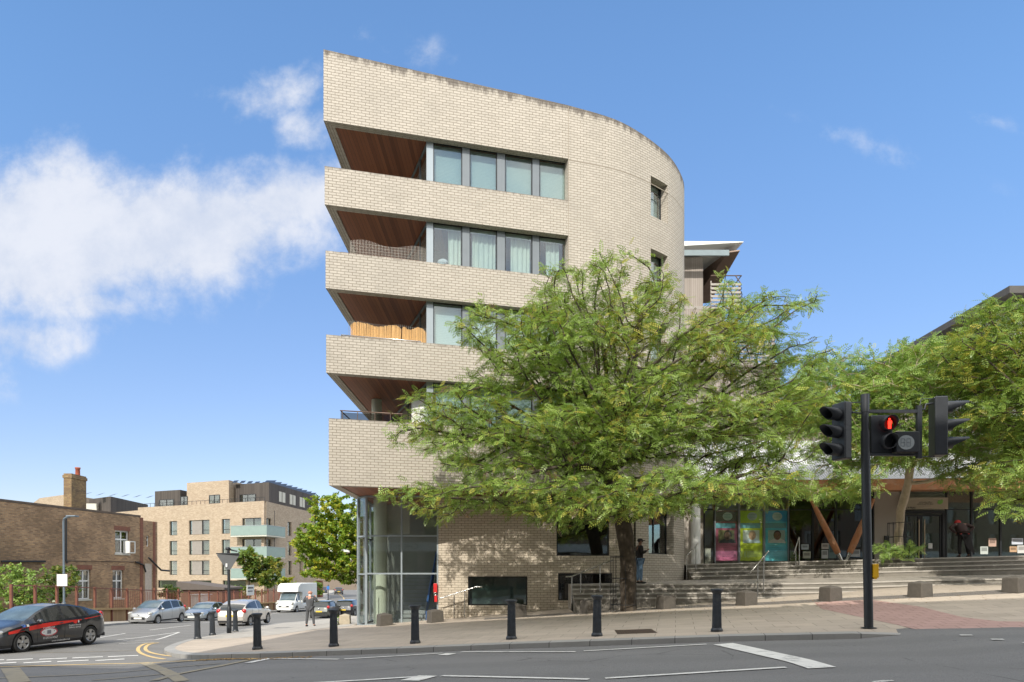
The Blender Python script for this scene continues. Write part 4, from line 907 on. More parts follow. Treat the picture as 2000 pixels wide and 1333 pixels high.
for px, lab in ((751, 'stone block standing before the left half of the glazed lobby'), (850, 'stone block at the right end of the glazed lobby'), (1011, 'stone block below the wide low window, behind a bollard'), (1151, 'stone block behind the bollard left of the tree trunk'),
                (1301, 'stone block just right of the tree trunk'), (1458, 'stone block right of the rightmost bollard, before the handrail'), (1622, 'stone block left of the traffic light pole'), (1797, 'stone block between the traffic light pole and the frame edge'), (1983, 'stone block cut by the right frame edge')):
    p = (px-1000)/F; block(px, 24.2/(1+.28*p), lab, .5, .5 if px < 1200 else .35)
block(674, 28.5, 'pale stone block on the sunny corner beside the lobby', .45, .1, pm('pale_sandstone', (.42, .36, .27), .9, var=.15, scale=8, bmp=.4))
# drain grate
g0 = [G(x, y, SP) for x, y in ((1206, 1239.5), (1284, 1236.5), (1272, 1229), (1200, 1231.5))]
gr = thing('drain_grate', 'brown rectangular grate set in the paving near the kerb', 'grate', (*g0[0], float(S(*g0[0]))))
m = MB(); sheet(m, g0, SP, .5, .006); m.build('frame', pm('rusty_iron', (.13, .085, .06), .7, .3, var=.3, scale=20), gr)
m = MB()
for k in range(16):
    t0, t1 = (k+.25)/16, (k+.7)/16; A, B, C, D = [Vector(q) for q in g0]
    q = [A.lerp(B, t0), A.lerp(B, t1), D.lerp(C, t1), D.lerp(C, t0)]; cc = sum(q, Vector((0, 0)))/4; q = [cc+(w_-cc)*.88 for w_ in q]
    m.add([(w_.x, w_.y, float(SP(w_.x, w_.y))+.0075) for w_ in q], [(0, 1, 2, 3)])
m.build('slots', M_black, gr)

# ------------------------------------------------------------------ traffic light
D = 14.75; tx = X_(1695, D); tz = float(S(tx, D)); sc_ = D/F
M_tl = pm('signal_black', (.028, .032, .038), .45, .1, var=.15, scale=6)
tl = thing('traffic_light', 'black pedestrian crossing signal post with three signal heads and a red man lit', 'traffic light', (tx, D, tz))
m = MB(); m.tube([(tx+.02, D, tz-.02), (tx-.06, D, Z_(842, D))], .092, 20); m.tube([(tx-.06, D, Z_(842, D)), (tx-.068, D, Z_(773, D))], [.075, .075], 20); m.lathe([(.0, 0), (.16, 0), (.15, .012), (.0, .013)], (tx+.02, D, tz+.001), n=20); m.build('pole', M_tl, tl)
m = MB(); m.tube([(tx-.063, D, Z_(806, D)), (tx-.063, D, Z_(771, D))], .088, 20); m.build('pole_cap', M_tl, tl)
def visor(mb, c, dr, r, lt, lb, n=18):
    d = Vector(dr).normalized(); up = Vector((0, 0, 1)); s_ = d.cross(up).normalized(); c = Vector(c); vs = []; fs = []
    for k in range(n):
        t = 2*math.pi*k/n; o_ = s_*math.cos(t)+up*math.sin(t); L = lerp(lb, lt, max(0., min(1., (math.sin(t)+.55)/1.2)))
        for rr in (r, r*.94): vs += [c+o_*rr, c+o_*rr*.97+d*L]
    for k in range(n):
        a, b = 4*k, 4*((k+1) % n); fs += [(a, b, b+1, a+1), (b+2, a+2, a+3, b+3), (a+1, b+1, b+3, a+3)]
    mb.add(vs, fs, smooth=True); return mb
def lens(mb, c, dr, r, n=20):
    d = Vector(dr).normalized(); up = Vector((0, 0, 1)); s_ = d.cross(up).normalized(); c = Vector(c)+d*.012
    mb.add([c+(s_*math.cos(2*math.pi*k/n)+up*math.sin(2*math.pi*k/n))*r for k in range(n)], [list(range(n))]); return mb
def head(cpx, y0, y1, dr, wdt, dep, lens_y, r, lt, lb, nm='signal_head'):
    c = P3(cpx, (y0+y1)/2, D); h = (y1-y0)*sc_/2; d = Vector(dr).normalized(); s_ = Vector((-d.y, d.x, 0))
    m = MB(); m.M = Matrix(((s_.x, d.x, 0, c.x), (s_.y, d.y, 0, c.y), (0, 0, 1, c.z), (0, 0, 0, 1)))
    m.box(-wdt/2, wdt/2, -dep, 0, -h, h); o = m.build(nm, M_tl, tl, bevel=.025)
    for y in lens_y:
        q = Vector((c.x, c.y, Z_(y, D))); v_ = MB(); visor(v_, q, d, r, lt, lb); v_.build('visor', M_tl, o); l_ = MB(); lens(l_, q, d, r*.9); l_.build('lens', pm('dark_lens', (.03, .02, .015), .15), o)
    return o
head(1637, 787, 898, (-.93, -.38, 0), .37, .2, (810, 844, 879), .135, .44, .26)
head(1845, 777, 891, (.985, -.17, 0), .36, .26, (796, 831, 866), .13, .46, .14)
hd = head(1722.5, 811, 886, (.0, -1, 0), .475, .2, (), .13, .2, .1, 'pedestrian_head')
for y in (829, 864):
    q = P3(1731, y, D)+Vector((0, -.01, 0)); v_ = MB(); visor(v_, q, (.10, -1, 0), .165, .22, .12); v_.build('visor', M_tl, hd)
q = P3(1734, 829.5, D); m = MB(); m.M = Matrix.Translation((q.x, q.y-.07, q.z)) @ Matrix.Scale(1.15, 4)
m.ball((0, 0, .085), (.022, .006, .022), 10, 6); m.box(-.028, .03, -.006, .006, -.01, .06); m.box(-.026, -.003, -.006, .006, -.09, -.01); m.box(.005, .026, -.006, .006, -.09, -.01); m.box(.03, .042, -.005, .005, .0, .055)
m.build('red_man', pm('red_lamp', (.9, .02, .01), .4, emit=((1, .03, .015), 2.2)), hd)
m = MB(); m.box(X_(1745, D), X_(1790, D), D-.12, D+.06, Z_(885, D), Z_(845, D)); cd = m.build('countdown_unit', M_tl, tl, bevel=.015)
m = MB(); c = P3(1770, 864.5, D-.125); vs = [(c.x+.175*math.cos(t), D-.128, c.z+.155*math.sin(t)) for t in np.linspace(0, 2*math.pi, 28, endpoint=False)]; m.add(vs, [list(range(28))]); m.build('countdown_face', pm('grey_lens', (.3, .33, .34), .25, var=.1, scale=4), cd)
m = MB()
for cxx in (-.075, .05):
    for (a, b, c_, d_) in ((-.035, .035, .075, .083), (-.035, .035, -.004, .004), (-.035, .035, -.083, -.075), (-.043, -.035, 0, .08), (.035, .043, 0, .08), (-.043, -.035, -.08, 0), (.035, .043, -.08, 0)):
        m.box(c.x+cxx+a, c.x+cxx+b, D-.134, D-.130, c.z+c_, c.z+d_)
m.build('unlit_digits', pm('digit_grey', (.16, .18, .2), .4), cd)
m = MB(); B_ = lambda x0, x1, y0, y1, dy=.03: m.box(X_(x0, D), X_(x1, D), D-dy, D+dy, Z_(y1, D), Z_(y0, D))
B_(1696, 1795, 801, 807); B_(1697, 1795, 886, 891); B_(1790, 1799, 793, 896, .04); m.build('bracket_frame', M_tl, tl)
for pts, rr in (([P3(1796, 795, D), P3(1799, 780, D), P3(1822, 779, D)], .012), ([P3(1797, 800, D), P3(1806, 800, D), P3(1808, 790, D), P3(1822, 788, D)], .02), ([P3(1688, 786, D), P3(1655, 787, D)], .012),
                ([P3(1688, 808, D), P3(1664, 806, D), P3(1660, 797, D)], .02), ([P3(1797, 893, D), P3(1825, 892, D)], .012)):
    m = MB(); m.tube(pts, rr, 6); m.build('bracket', M_tl, tl)
m = MB(); m.box(X_(1701, D), X_(1712, D), D-.1, D+.08, Z_(1129, D), Z_(1102, D)); pb = m.build('push_button_box', pm('signal_yellow', (.75, .42, .01), .5), tl, bevel=.012)
m = MB(); m.box(X_(1703, D), X_(1709, D), D-.09, D+.05, Z_(1131.5, D), Z_(1129, D)); m.build('cone', MATS['signal_yellow'], pb)

# ------------------------------------------------------------------ sign post, lamp post
d = 29.2; x = X_(447.5, d); z = float(S(x, d))
sp_ = thing('road_sign', 'grey backed triangular give way sign on a dark post at the corner', 'road sign', (x, d, z))
m = MB(); m.tube([(x, d, z), (x, d, Z_(1190, d)), (x, d, Z_(1185, d))], [.1, .095, .062], 14); m.tube([(x, d, Z_(1186, d)), (x-.03, d, Z_(1072, d))], .058, 14); m.build('post', M_tl, sp_)
m = MB(); zt_ = Z_(1082, d); m.M = Matrix.Translation((x+.0, d-.07, 0)) @ Matrix.Rotation(.12, 4, 'Z')
pts = [(-.46, zt_), (.44, zt_+.02), (.44, zt_-.08), (.08, zt_-.68), (-.08, zt_-.68), (-.46, zt_-.08)]; n = len(pts)
m.add([(a, -.012, b) for a, b in pts]+[(a, .012, b) for a, b in pts], [list(range(n))[::-1], list(range(n, 2*n))]+[(i, (i+1) % n, n+(i+1) % n, n+i) for i in range(n)]); m.build('sign_plate', pm('plate_back', (.12, .125, .13), .5, .3), sp_)
m = MB(); m.box(x-.5, x+.45, d-.13, d-.09, zt_-.02, zt_+.03); m.tube([(x-.03, d, Z_(1073, d)), (x+.1, d+.1, Z_(1075, d)), (x+.3, d+.1, Z_(1077, d))], .035, 8); m.ball((x-.05, d, Z_(1072, d)), (.11, .11, .07)); m.build('lamp_arm', M_tl, sp_)
m = MB(); m.box(x-.1, x-.03, d-.12, d-.09, Z_(1108, d), Z_(1101, d)); m.build('sticker', M_white, sp_)
d = 38; x = X_(125, d); z = float(S(x, d))
lp = thing('street_lamp', 'grey blue street lamp with a white square plate beside the brown brick wall', 'street lamp', (x, d, z))
M_lp = pm('lamp_post_grey', (.2, .25, .3), .45, .4); m = MB()
m.tube([(x, d, z), (x, d, z+1.2)], .09, 10); m.tube([(x, d, z+1.2), (x-.03, d, Z_(1022, d)), (x+.03, d-.05, Z_(1014, d)), (x+.3, d-.2, Z_(1011, d)), (x+.5, d-.3, Z_(1010.5, d))], .055, 10); m.build('post', M_lp, lp)
m = MB(); m.box(x+.45, x+.95, d-.55, d-.15, Z_(1011, d), Z_(1008.5, d)); m.build('lamp_head', M_lp, lp, bevel=.02)
m = MB(); m.box(X_(114, d), X_(134, d), d-.13, d-.1, Z_(1145, d), Z_(1122, d)); m.build('plate', M_white, lp)

# ------------------------------------------------------------------ fence along the side street
M_fp = pm('red_oxide_steel', (.19, .075, .05), .6, .2, var=.2, scale=4); M_ft = wood('ochre_fence_boards', (.3, .19, .1), (.48, .33, .18), .14, 0, .8)
FX = lambda y: -25.6-.0*y
fn = thing('street_fence', 'red oxide steel post fence with low ochre boards along the side street', 'fence', (-25.6, 50, -3.2))
ys = np.arange(34.9, 78, 1.75)
for y in ys:
    zg = float(S(-25.6, y)); hh = 2.15
    m = MB(); m.box(-25.66, -25.54, y-.06, y+.06, zg-.1, zg+hh+(.12 if int(y*7) % 3 == 0 else 0)); m.build('post', M_fp, fn)
m = MB()
for a, b in zip(ys, ys[1:]):
    za, zb_ = float(S(-25.6, a)), float(S(-25.6, b)); m.tube([(-25.6, a, za+2.08), (-25.6, b, zb_+2.08)], .03, 5)
m.build('top_rail', M_fp, fn)
m = MB(); m2 = MB()
for a, b in zip(ys, ys[1:]):
    za, zb_ = float(S(-25.6, a)), float(S(-25.6, b)); e = 0.0
    m.add([(-25.62, a, za-.1), (-25.62, b, zb_-.1), (-25.62, b, zb_+.85+e), (-25.62, a, za+.85+e)], [(0, 1, 2, 3)])
    m2.add([(-25.45, a, za+.86), (-25.45, b, zb_+.86), (-25.75, b, zb_+.86), (-25.75, a, za+.86), (-25.45, a, za+.74), (-25.45, b, zb_+.74)], [(0, 1, 2, 3), (4, 5, 1, 0)])
m.build('boards', M_ft, fn); m2.build('capping', pm('ochre_capping', (.42, .29, .15), .8), fn)
m = MB()
for y0 in np.arange(44, 76, .22):
    zg = float(S(-25.9, y0)); m.box(-25.98, -25.95, y0, y0+.03, zg+.8, zg+2.0)
m.build('railing_bars', M_fp, fn)
# ------------------------------------------------------------------ brown brick building
M_bro = brick('brown_stock_brick', (.54, .34, .185), (.28, .165, .095), (.34, .28, .2), .26, .09, .012, None, .85, .3, soot=((.10, .07, .045), .55, .5))
M_redb = brick('red_brick_trim', (.27, .095, .06), (.2, .075, .05), (.2, .14, .1), .225, .075, .008, None, .85, .3)
M_buff = brick('buff_brick', (.50, .405, .305), (.35, .27, .195), (.40, .33, .25), .32, .1, .010, None, .85, .2, soot=((.30, .22, .15), 1.2, .3))
M_clad = wood('charcoal_cladding', (.045, .038, .034), (.1, .085, .075), .18, 0, .75)
bb = thing('brown_brick_building', 'old two storey brown brick building with chimney behind the lamp post', 'building', (-29, 46, -3))
q0, q1, q2 = (-32.6, 30.0), (-28.3, 52.0), (-28.0, 53.9)
Lw = math.hypot(q1[0]-q0[0], q1[1]-q0[1]); bops = []; wl = []
for (a, b, t, bt, nm) in ((152, 177, 1113, 1171, 1), (220, 241, 1114, 1169, 1), (225, 252, 1037, 1082, 2)):
    s0, da = isect(a, q0, q1); s1, db = isect(b, q0, q1); dm = (da+db)/2; bops.append((s0, s1, Z_(bt, dm), Z_(t, dm))); wl.append(nm)
ztop = lambda x, y: 4.44 if y < 53.9 else 4.3
m = MB(); wall(m, [q0, q1], -3.6, 4.42, bops, .35, caps=(True, False))
s0, da = isect(286, q1, q2); s1, db = isect(292, q1, q2)
wall(m, [q1, q2, (-34, 55.2)], -3.6, 4.2, [(s0, s1, Z_(1068, 53), Z_(1047, 53))], .35, u0=Lw, caps=(False, True)); m.build('wall', M_bro, bb)
m = MB(); wall(m, [(q0[0]+.03, q0[1]), (q1[0]+.03, q1[1])], 4.43, 4.56, (), .45); m.build('coping', pm('sooty_coping', (.13, .1, .08), .9, var=.3, scale=2), bb)
for k, ((u0, u1, z0, z1), nm) in enumerate(zip(bops, wl)):
    dq = Vector((q1[0]-q0[0], q1[1]-q0[1])).normalized(); nn = Vector((-dq.y, dq.x)); f = lambda u_: (q0[0]+dq.x*u_+nn.x*.12, q0[1]+dq.y*u_+nn.y*.12)
    window(bb, f(u0), f(u1), z0, z1, M_white, M_glC, .09, .08, vb=(.5,), hb=(.62,), bw=.1, back=M_intd)
    m = MB(); g = lambda u_, o_: (q0[0]+dq.x*u_-nn.x*o_, q0[1]+dq.y*u_-nn.y*o_)
    m.M = frame_mat(g(u0-.12, .015), g(u1+.12, .015)); L = u1-u0+.24; m.box(0, L, z1, z1+.32, -.02, 0); m.build('lintel', M_redb, bb)
    m = MB(); m.M = frame_mat(g(u0-.08, .05), g(u1+.08, .05)); m.box(0, L-.08, z0-.1, z0, -.16, 0); m.build('sill', M_conc, bb)
    if nm == 2:
        m = MB(); m.M = frame_mat(f(u0+.55), f(u1)); m.box(.35, .42, z0+.05, z1-.75, .0, .55); m.box(.42, .95, z0+.05, z0+.12, .5, .55); m.box(.42, .95, z1-.82, z1-.75, .5, .55); m.box(.88, .95, z0+.05, z1-.75, .5, .55); m.build('open_casement', M_white, bb)
dq = Vector((q1[0]-q0[0], q1[1]-q0[1])).normalized(); nn = Vector((-dq.y, dq.x))
for px in (277,):
    s_, _ = isect(px, q0, q1); m = MB(); p = (q0[0]+dq.x*(s_-.3)-nn.x*.03, q0[1]+dq.y*(s_-.3)-nn.y*.03); m.M = frame_mat(p, (p[0]+dq.x, p[1]+dq.y)); m.box(.1, .42, -3.4, 4.4, -.05, 0); m.build('corner_strip', M_redb, bb)
m = MB(); m.M = frame_mat(q1, q2); m.box(1.4, 1.68, -3.4, 4.2, -.03, .025); m.build('corner_strip', M_redb, bb)
m = MB(); m.M = frame_mat(q1, q2); m.box(.5, 1.25, -2.6, .9, -.03, .012); m.build('lime_patch', pm('flaking_render', (.5, .44, .38), .9, var=.15, scale=5), bb)
window(bb, (lerp(q1[0], q2[0], s0/1.92)-.1, lerp(q1[1], q2[1], s0/1.92)), (lerp(q1[0], q2[0], s1/1.92)-.1, lerp(q1[1], q2[1], s1/1.92)), Z_(1068, 53), Z_(1047, 53), M_white, M_glC, .07, .06, hb=(.6,))
m = MB(); f = lambda px, py, dd=.12: (lambda s_d: (q0[0]+dq.x*s_d[0]-nn.x*dd, q0[1]+dq.y*s_d[0]-nn.y*dd, Z_(py, s_d[1])))(isect(px, q0, q1))
m.tube([f(126, 1008), f(126, 1095), f(128, 1100)], .06, 8); m.tube([f(0, 1097), f(85, 1097)], .07, 8); m.build('drainpipe', M_black, bb)
m = MB(); m.tube([f(128, 1096, .05), f(275, 1098, .05)], .02, 5); m.tube([f(262, 1098), f(278, 1104), f(282, 1118)], .06, 6); m.tube([(-27.9, 52.4, 1.35), (-27.7, 53.9, .4), (-27.6, 55, .35)], .07, 6); m.build('cable_and_bracket', M_black, bb)
ch = MB(); ch.box(-30.15, -29.62, 45.9, 47.5, 4.3, 6.85); ch.box(-30.2, -29.57, 45.85, 47.55, 6.55, 6.75); co = ch.build('chimney', brick('ochre_chimney_brick', (.36, .25, .11), (.22, .13, .07), (.2, .16, .1), .225, .075, .008, None, .85, .4, soot=((.08, .06, .045), 1.5, .5)), bb)
m = MB(); m.lathe([(.15, 6.85), (.14, 7.3), (.17, 7.32), (.17, 7.42), (.0, 7.42)], (-29.9, 47.0, 0), n=14); m.build('chimney_pot', pm('terracotta', (.33, .09, .05), .8), co)
m = MB(); m.tube([(-29.6, 46.4, 5.7), (-29.2, 46.3, 5.72), (-28.9, 46.2, 5.7)], .015, 4); m.build('aerial', M_black, co)
m = MB(); m.add([(-32.9, 30, 4.4), (-28.6, 52, 4.4), (-34, 54.5, 4.3), (-42, 32, 4.3)], [(0, 1, 2, 3)]); m.build('roof', M_grey, bb)
o = MB(); o.add([(-38, 44, 4.5), (-33.8, 44, 4.6), (-38, 44, 5.7), (-38, 50, 4.5), (-33.8, 50, 4.6), (-38, 50, 5.7)], [(0, 1, 2), (2, 1, 4, 5), (3, 5, 4)]); o.build('tiled_roof_slope', pm('brown_tiles', (.16, .11, .08), .8), bb)

# ------------------------------------------------------------------ buff brick flats
fl = thing('buff_brick_flats', 'five storey buff brick block with green glass corner balconies and charcoal top floor', 'building', (-36, 97, -4))
c0, c1, c2 = (-57.2, 104.4), (-34.5, 95.0), (-32.6, 113.5)
def ops_on(p0, p1, lst):
    out = []
    for (a, b, y0, y1) in lst:
        s0, da = isect(a, p0, p1); s1, db = isect(b, p0, p1); dm = (da+db)/2; out.append((s0, s1, Z_(y1, dm), Z_(y0, dm)))
    return out
f1 = [(331, 346, 1012, 1044), (331, 346, 1053, 1085), (331, 346, 1094, 1125), (369, 409, 1009, 1041), (369, 409, 1051, 1083), (369, 409, 1092, 1124), (433, 449, 1007, 1039), (433, 449, 1048, 1080), (433, 449, 1090, 1121),
      (473, 514, 1004, 1039), (473, 514, 1046, 1080), (473, 514, 1088, 1121), (308, 347, 1136, 1146), (372, 413, 1133, 1146), (435, 480, 1133, 1146)]
def norm_ops(ops, rows):   # align window rows to common heights so that wall bands stay regular
    return [(a, b, *min(rows, key=lambda r: abs(r[0]-z0)+abs(r[1]-z1))) for a, b, z0, z1 in ops]
rows = [(5.95, 8.05), (3.0, 5.1), (.05, 2.15), (-1.9, -.75)]
o1 = norm_ops(ops_on(c0, c1, f1), rows); f2 = [(562, 570, 1012, 1043), (562, 570, 1053, 1085), (562, 570, 1092, 1124), (585, 591, 1014, 1044), (585, 591, 1054, 1085), (585, 591, 1092, 1124), (520, 530, 1004, 1039), (520, 530, 1046, 1080), (520, 530, 1088, 1121)]
o2 = norm_ops(ops_on(c1, c2, f2), rows)
m = MB(); wall(m, [c0, c1], -5, 10.35, o1, .4, caps=(True, False)); wall(m, [c1, c2, (-50, 125)], -5, 10.35, o2, .4, u0=24.5); m.build('wall', M_buff, fl)
def fwin(p0, p1, ops, kinds):
    dq = Vector((p1[0]-p0[0], p1[1]-p0[1])).normalized(); nn = Vector((-dq.y, dq.x))
    for (u0, u1, z0, z1), kd in zip(ops, kinds):
        P = lambda u_: (p0[0]+dq.x*u_+nn.x*.2, p0[1]+dq.y*u_+nn.y*.2)
        o = window(fl, P(u0), P(u1), z0, z1, M_dark, M_glB, .08, .1, vb=(.62,) if kd == 'p' else (.5,) if kd in 'bw' else (), hb=(.3,) if kd in 'ps' else (), back=None, blind=M_conc if kd != 'd' else M_intd, bdist=.3)
        if kd == 'p':
            m = MB(); m.M = frame_mat(P(u0), P(u1)); m.box((u1-u0)*.12, (u1-u0)*.6, z0+.05, z1-.05, -.02, .05); m.build('grey_panel', pm('warm_grey_panel', (.27, .245, .225), .6), o)
fwin(c0, c1, o1, 'sssppp' + 'sss' + 'bbb' + 'ddd'); fwin(c1, c2, o2, 'ssssssbbb')
M_fgl = pm('frosted_green_glass', (.23, .31, .29), .25, var=.08, scale=2)
e1 = Vector((c1[0]-c0[0], c1[1]-c0[1])).normalized(); e2 = Vector((c2[0]-c1[0], c2[1]-c1[1])).normalized()
n1 = Vector((e1.y, -e1.x)); n2 = Vector((e2.y, -e2.x))
for zf_ in (5.35, 2.4, -.6):
    a = Vector(c1)-e1*4.6; b = Vector(c1)+e2*3.5; pth = [tuple(a), tuple(a+n1*1.5), tuple(Vector(c1)+n1*1.5+n2*1.5), tuple(b+n2*1.5), tuple(b)]
    m = MB(); m.prism([tuple(a+n1*.01), tuple(a+n1*1.5), tuple(Vector(c1)+n1*1.5+n2*1.5), tuple(b+n2*1.5), tuple(b+n2*.01), tuple(Vector(c1)+n1*.01+n2*.01)], zf_, zf_+.2); bo = m.build('balcony', M_conc, fl)
    m = MB(); wall(m, pth, zf_+.15, zf_+1.5, (), .05); m.build('glass_panel', M_fgl, bo)
    m = MB(); wall(m, offset_path(pth, .03), zf_+1.5, zf_+1.56, (), .1); m.build('rail', M_grey2, bo)
m = MB(); m.tube([(-34.2, 98.2, -3), (-34.2, 98.2, 9.3)], .07, 6); m.build('drainpipe', M_black, fl)
# set-back top floor
def bx(name, px0, px1, dF, dB, z0, z1, mat, tilt=0.):
    m = MB(); sx = 9.4/22.7
    x0, x1 = X_(px0, dF), X_(px1, dF); 
    m.prism([(x0, dF+ (x1-x0)*.41), (x1, dF), (x1+.1*(dB-dF), dB), (x0+.1*(dB-dF), dB+(x1-x0)*.41)], z0, z1); return m.build(name, mat, fl)
def face(px0, px1, y0, y1, dF, pxa, mat, xo):   # window on the front plane of a set-back box whose right corner is (pxa, dF)
    x1 = X_(pxa, dF); p1 = (x1, dF); p0 = (x1-20, dF+8.2); s0, da = isect(px0, p0, p1); s1, db = isect(px1, p0, p1); q = Vector((p1[0]-p0[0], p1[1]-p0[1])).normalized()
    P = lambda u_, o_: (p0[0]+q.x*u_+q.y*o_, p0[1]+q.y*u_-q.x*o_); dm = (da+db)/2
    window(fl, P(s0, .1), P(s1, .1), Z_(y1, dm), Z_(y0, dm), M_dark, M_glB, .08, .08, vb=(.5,), blind=None)
m = bx('dark_storey', 289, 352, 103.0, 112, 10.2, 12.9, M_clad); m = bx('brick_tower', 345, 447, 98.6, 108, 10.2, 13.75, M_buff)
bx('dark_storey', 447, 525.5, 97.6, 116, 10.2, 13.3, M_clad)
face(312, 340, 976, 990, 103., 352, None, 0); face(353, 367, 970, 987, 98.6, 447, None, 0); face(409, 430, 967, 984, 98.6, 447, None, 0); face(469, 500, 966, 982, 97.6, 525.5, None, 0)
m = MB(); pA = (X_(525.5, 97.6)+.03, 97.8); pB = (pA[0]+1.82, 115.8)
for a, b in ((545, 550), (551.5, 557), (566, 571), (572.5, 577), (585.5, 590), (591, 595)):
    s0, da = isect(a, pA, pB); s1, db = isect(b, pA, pB)
    m.M = frame_mat((lerp(pA[0], pB[0], s0/18.1), lerp(pA[1], pB[1], s0/18.1)), (lerp(pA[0], pB[0], s1/18.1), lerp(pA[1], pB[1], s1/18.1))); m.box(0, s1-s0, 10.9, 12.4, -.05, .03)
m.build('narrow_windows', M_conc, fl)
m = MB(); wall(m, [(c0[0], c0[1]+.1), (c1[0], c1[1]+.1)], 10.85, 10.9, (), .05); [m.tube([(lerp(c0[0], c1[0], t), lerp(c0[1], c1[1], t)+.1, 10.35), (lerp(c0[0], c1[0], t), lerp(c0[1], c1[1], t)+.1, 10.9)], .03, 4) for t in np.linspace(.0, 1, 30)]; m.build('roof_rail', M_black, fl)
m = MB()
for k in range(9):
    y = 99.5+k*1.9; x = -34.6+k*.19; m.quad((x-1.6, y, 13.45), (x-.1, y, 13.45), (x-.1, y+1.2, 14.0), (x-1.6, y+1.2, 14.0))
for k in range(6): y = 99+k*.4; x = -40+k*.9; m.quad((x-.6, y, 13.4), (x+.2, y-.3, 13.4), (x+.2, y+.5, 13.85), (x-.6, y+.8, 13.85))
m.build('solar_panels', pm('solar_black', (.02, .025, .035), .3), fl)
f2o = thing('charcoal_clad_block', 'buff and charcoal clad roofs of a block further back, left of the tall flats', 'building', (-75, 125, -4))
m = MB(); m.prism([(X_(55, 125), 128), (X_(130, 122), 122), (X_(150, 122), 140), (X_(60, 140), 140)], -4, 14.45); m.build('buff_wall', M_buff, f2o)
m = MB(); m.prism([(X_(171, 123), 123.5), (X_(216, 119), 119), (X_(289, 133), 133), (X_(240, 140), 140)], -4, 13.75); m.build('charcoal_wall', M_clad, f2o)
m = MB(); m.prism([(X_(150, 121), 121.2), (X_(290, 110), 110), (X_(292, 118), 118), (X_(152, 124), 124)], -4, 10.6); m.build('lower_brick', M_buff, f2o)
m = MB(); m.box(X_(172, 121.5), X_(193, 121.5), 120.9, 121.6, 11.0, 12.7); m.build('window', M_conc, f2o)
m = MB(); [m.quad((X_(175+k*18, 120), 118+k, 13.9), (X_(186+k*18, 120), 117.5+k, 13.95), (X_(188+k*18, 120), 119+k, 14.5), (X_(177+k*18, 120), 119.6+k, 14.45)) for k in range(6)]; m.build('solar_panels', MATS['solar_black'], f2o)
# low buildings and walls at the foot of the flats and far down the street
m = MB(); m.box(X_(560, 118), X_(628, 118), 118, 119, -5, -.9); o = m.build('garden_wall', M_redb); tag(o, 'dull red brick garden wall behind the green street tree', 'wall')
m = MB(); m.box(X_(600, 190), X_(700, 190), 190, 200, -5, 6.5); o = m.build('distant_terrace', pm('far_brick', (.2, .16, .13), .9)); tag(o, 'dark brick terrace at the far end of the side street', 'building')
m = MB(); m.box(-28.2, -27.2, 60, 61.6, -3.5, -1.75); m.box(-28.3, -27.1, 59.9, 61.7, -1.75, -1.68); o = m.build('white_bin_store', M_white); tag(o, 'white bin store behind the red fence', 'bin store')
sh = thing('garden_shed', 'low brown shed with felt roof behind the red fence', 'shed', (-30, 68, -3.6)); m = MB(); m.box(-32, -28, 66, 70, -3.8, -1.4); m.build('wall', pm('dark_brown_timber', (.13, .075, .05), .85, var=.2), sh); m = MB(); m.prism([(-32.3, 65.7), (-27.7, 65.7), (-27.7, 70.3), (-32.3, 70.3)], 0, 0, zf=lambda x, y: (-1.4, -.6 if x < -30 else -1.2)); m.build('roof', pm('felt', (.12, .1, .09), .9), sh)

# buildings across the main road behind the camera: they cast the foreground shade and show in the lobby glass
def across(name, label, x0, x1, zt, mat, y_off=-5.0, dep=12):
    o = thing(name, label, 'building', ((x0+x1)/2, y_off-.24*(x0+x1)/2, -1.5)); f = lambda x: y_off-.24*x
    m = MB(); pth = [(x1, f(x1)), (x0, f(x0))]; L = math.hypot(x1-x0, f(x0)-f(x1)); ops = []
    for zz in np.arange(3.2, zt-2.2, 3.1):
        for uu in np.arange(1.5, L-2, 3.2): ops.append((uu, uu+1.3, zz, zz+1.8))
    wall(m, pth, -3, zt, ops, .35); m.prism([(x1, f(x1)-.36), (x0, f(x0)-.36), (x0-dep*.24, f(x0)-dep), (x1-dep*.24, f(x1)-dep)], -3, zt-.3); m.build('wall', mat, o)
    q = Vector((x0-x1, f(x0)-f(x1))).normalized(); m = MB(); m.M = frame_mat((x1, f(x1)), (x0, f(x0)))
    for (a, b, c, d_) in ops: m.box(a, b, c, d_, -.22, -.2)
    m.build('windows', M_glC, o)
    m = MB(); m.M = frame_mat((x1, f(x1)), (x0, f(x0))); m.box(.2, L-.2, 2.0, 2.7, 0, .12); s_ = m.build('shop_fascia', pm('shop_fascia_white', (.6, .62, .56), .6), o)
    m = MB(); m.M = frame_mat((x1, f(x1)), (x0, f(x0))); [m.box(a, a+3.2, -1.2, 1.9, 0, .05) for a in np.arange(.5, L-3.5, 3.9)]; m.build('shop_window', M_glC, o)
    return o, frame_mat((x1, f(x1)), (x0, f(x0))), L
M_ac = pm('london_brick', (.22, .16, .11), .9, var=.15)
a1, Ma, La = across('tall_block', 'tall brick block across the main road above a row of shops', -13.2, 95, 19.3, M_ac)
a2, Mb, Lb = across('shop_terrace', 'lower brick terrace of shops across the main road', -70, -13.4, 12.1, M_ac)
text_part('shop_lettering', 'CHEMISTS', .62, Ma @ Matrix.Translation((La-4.2, 2.35, .13)), M_black, a1)

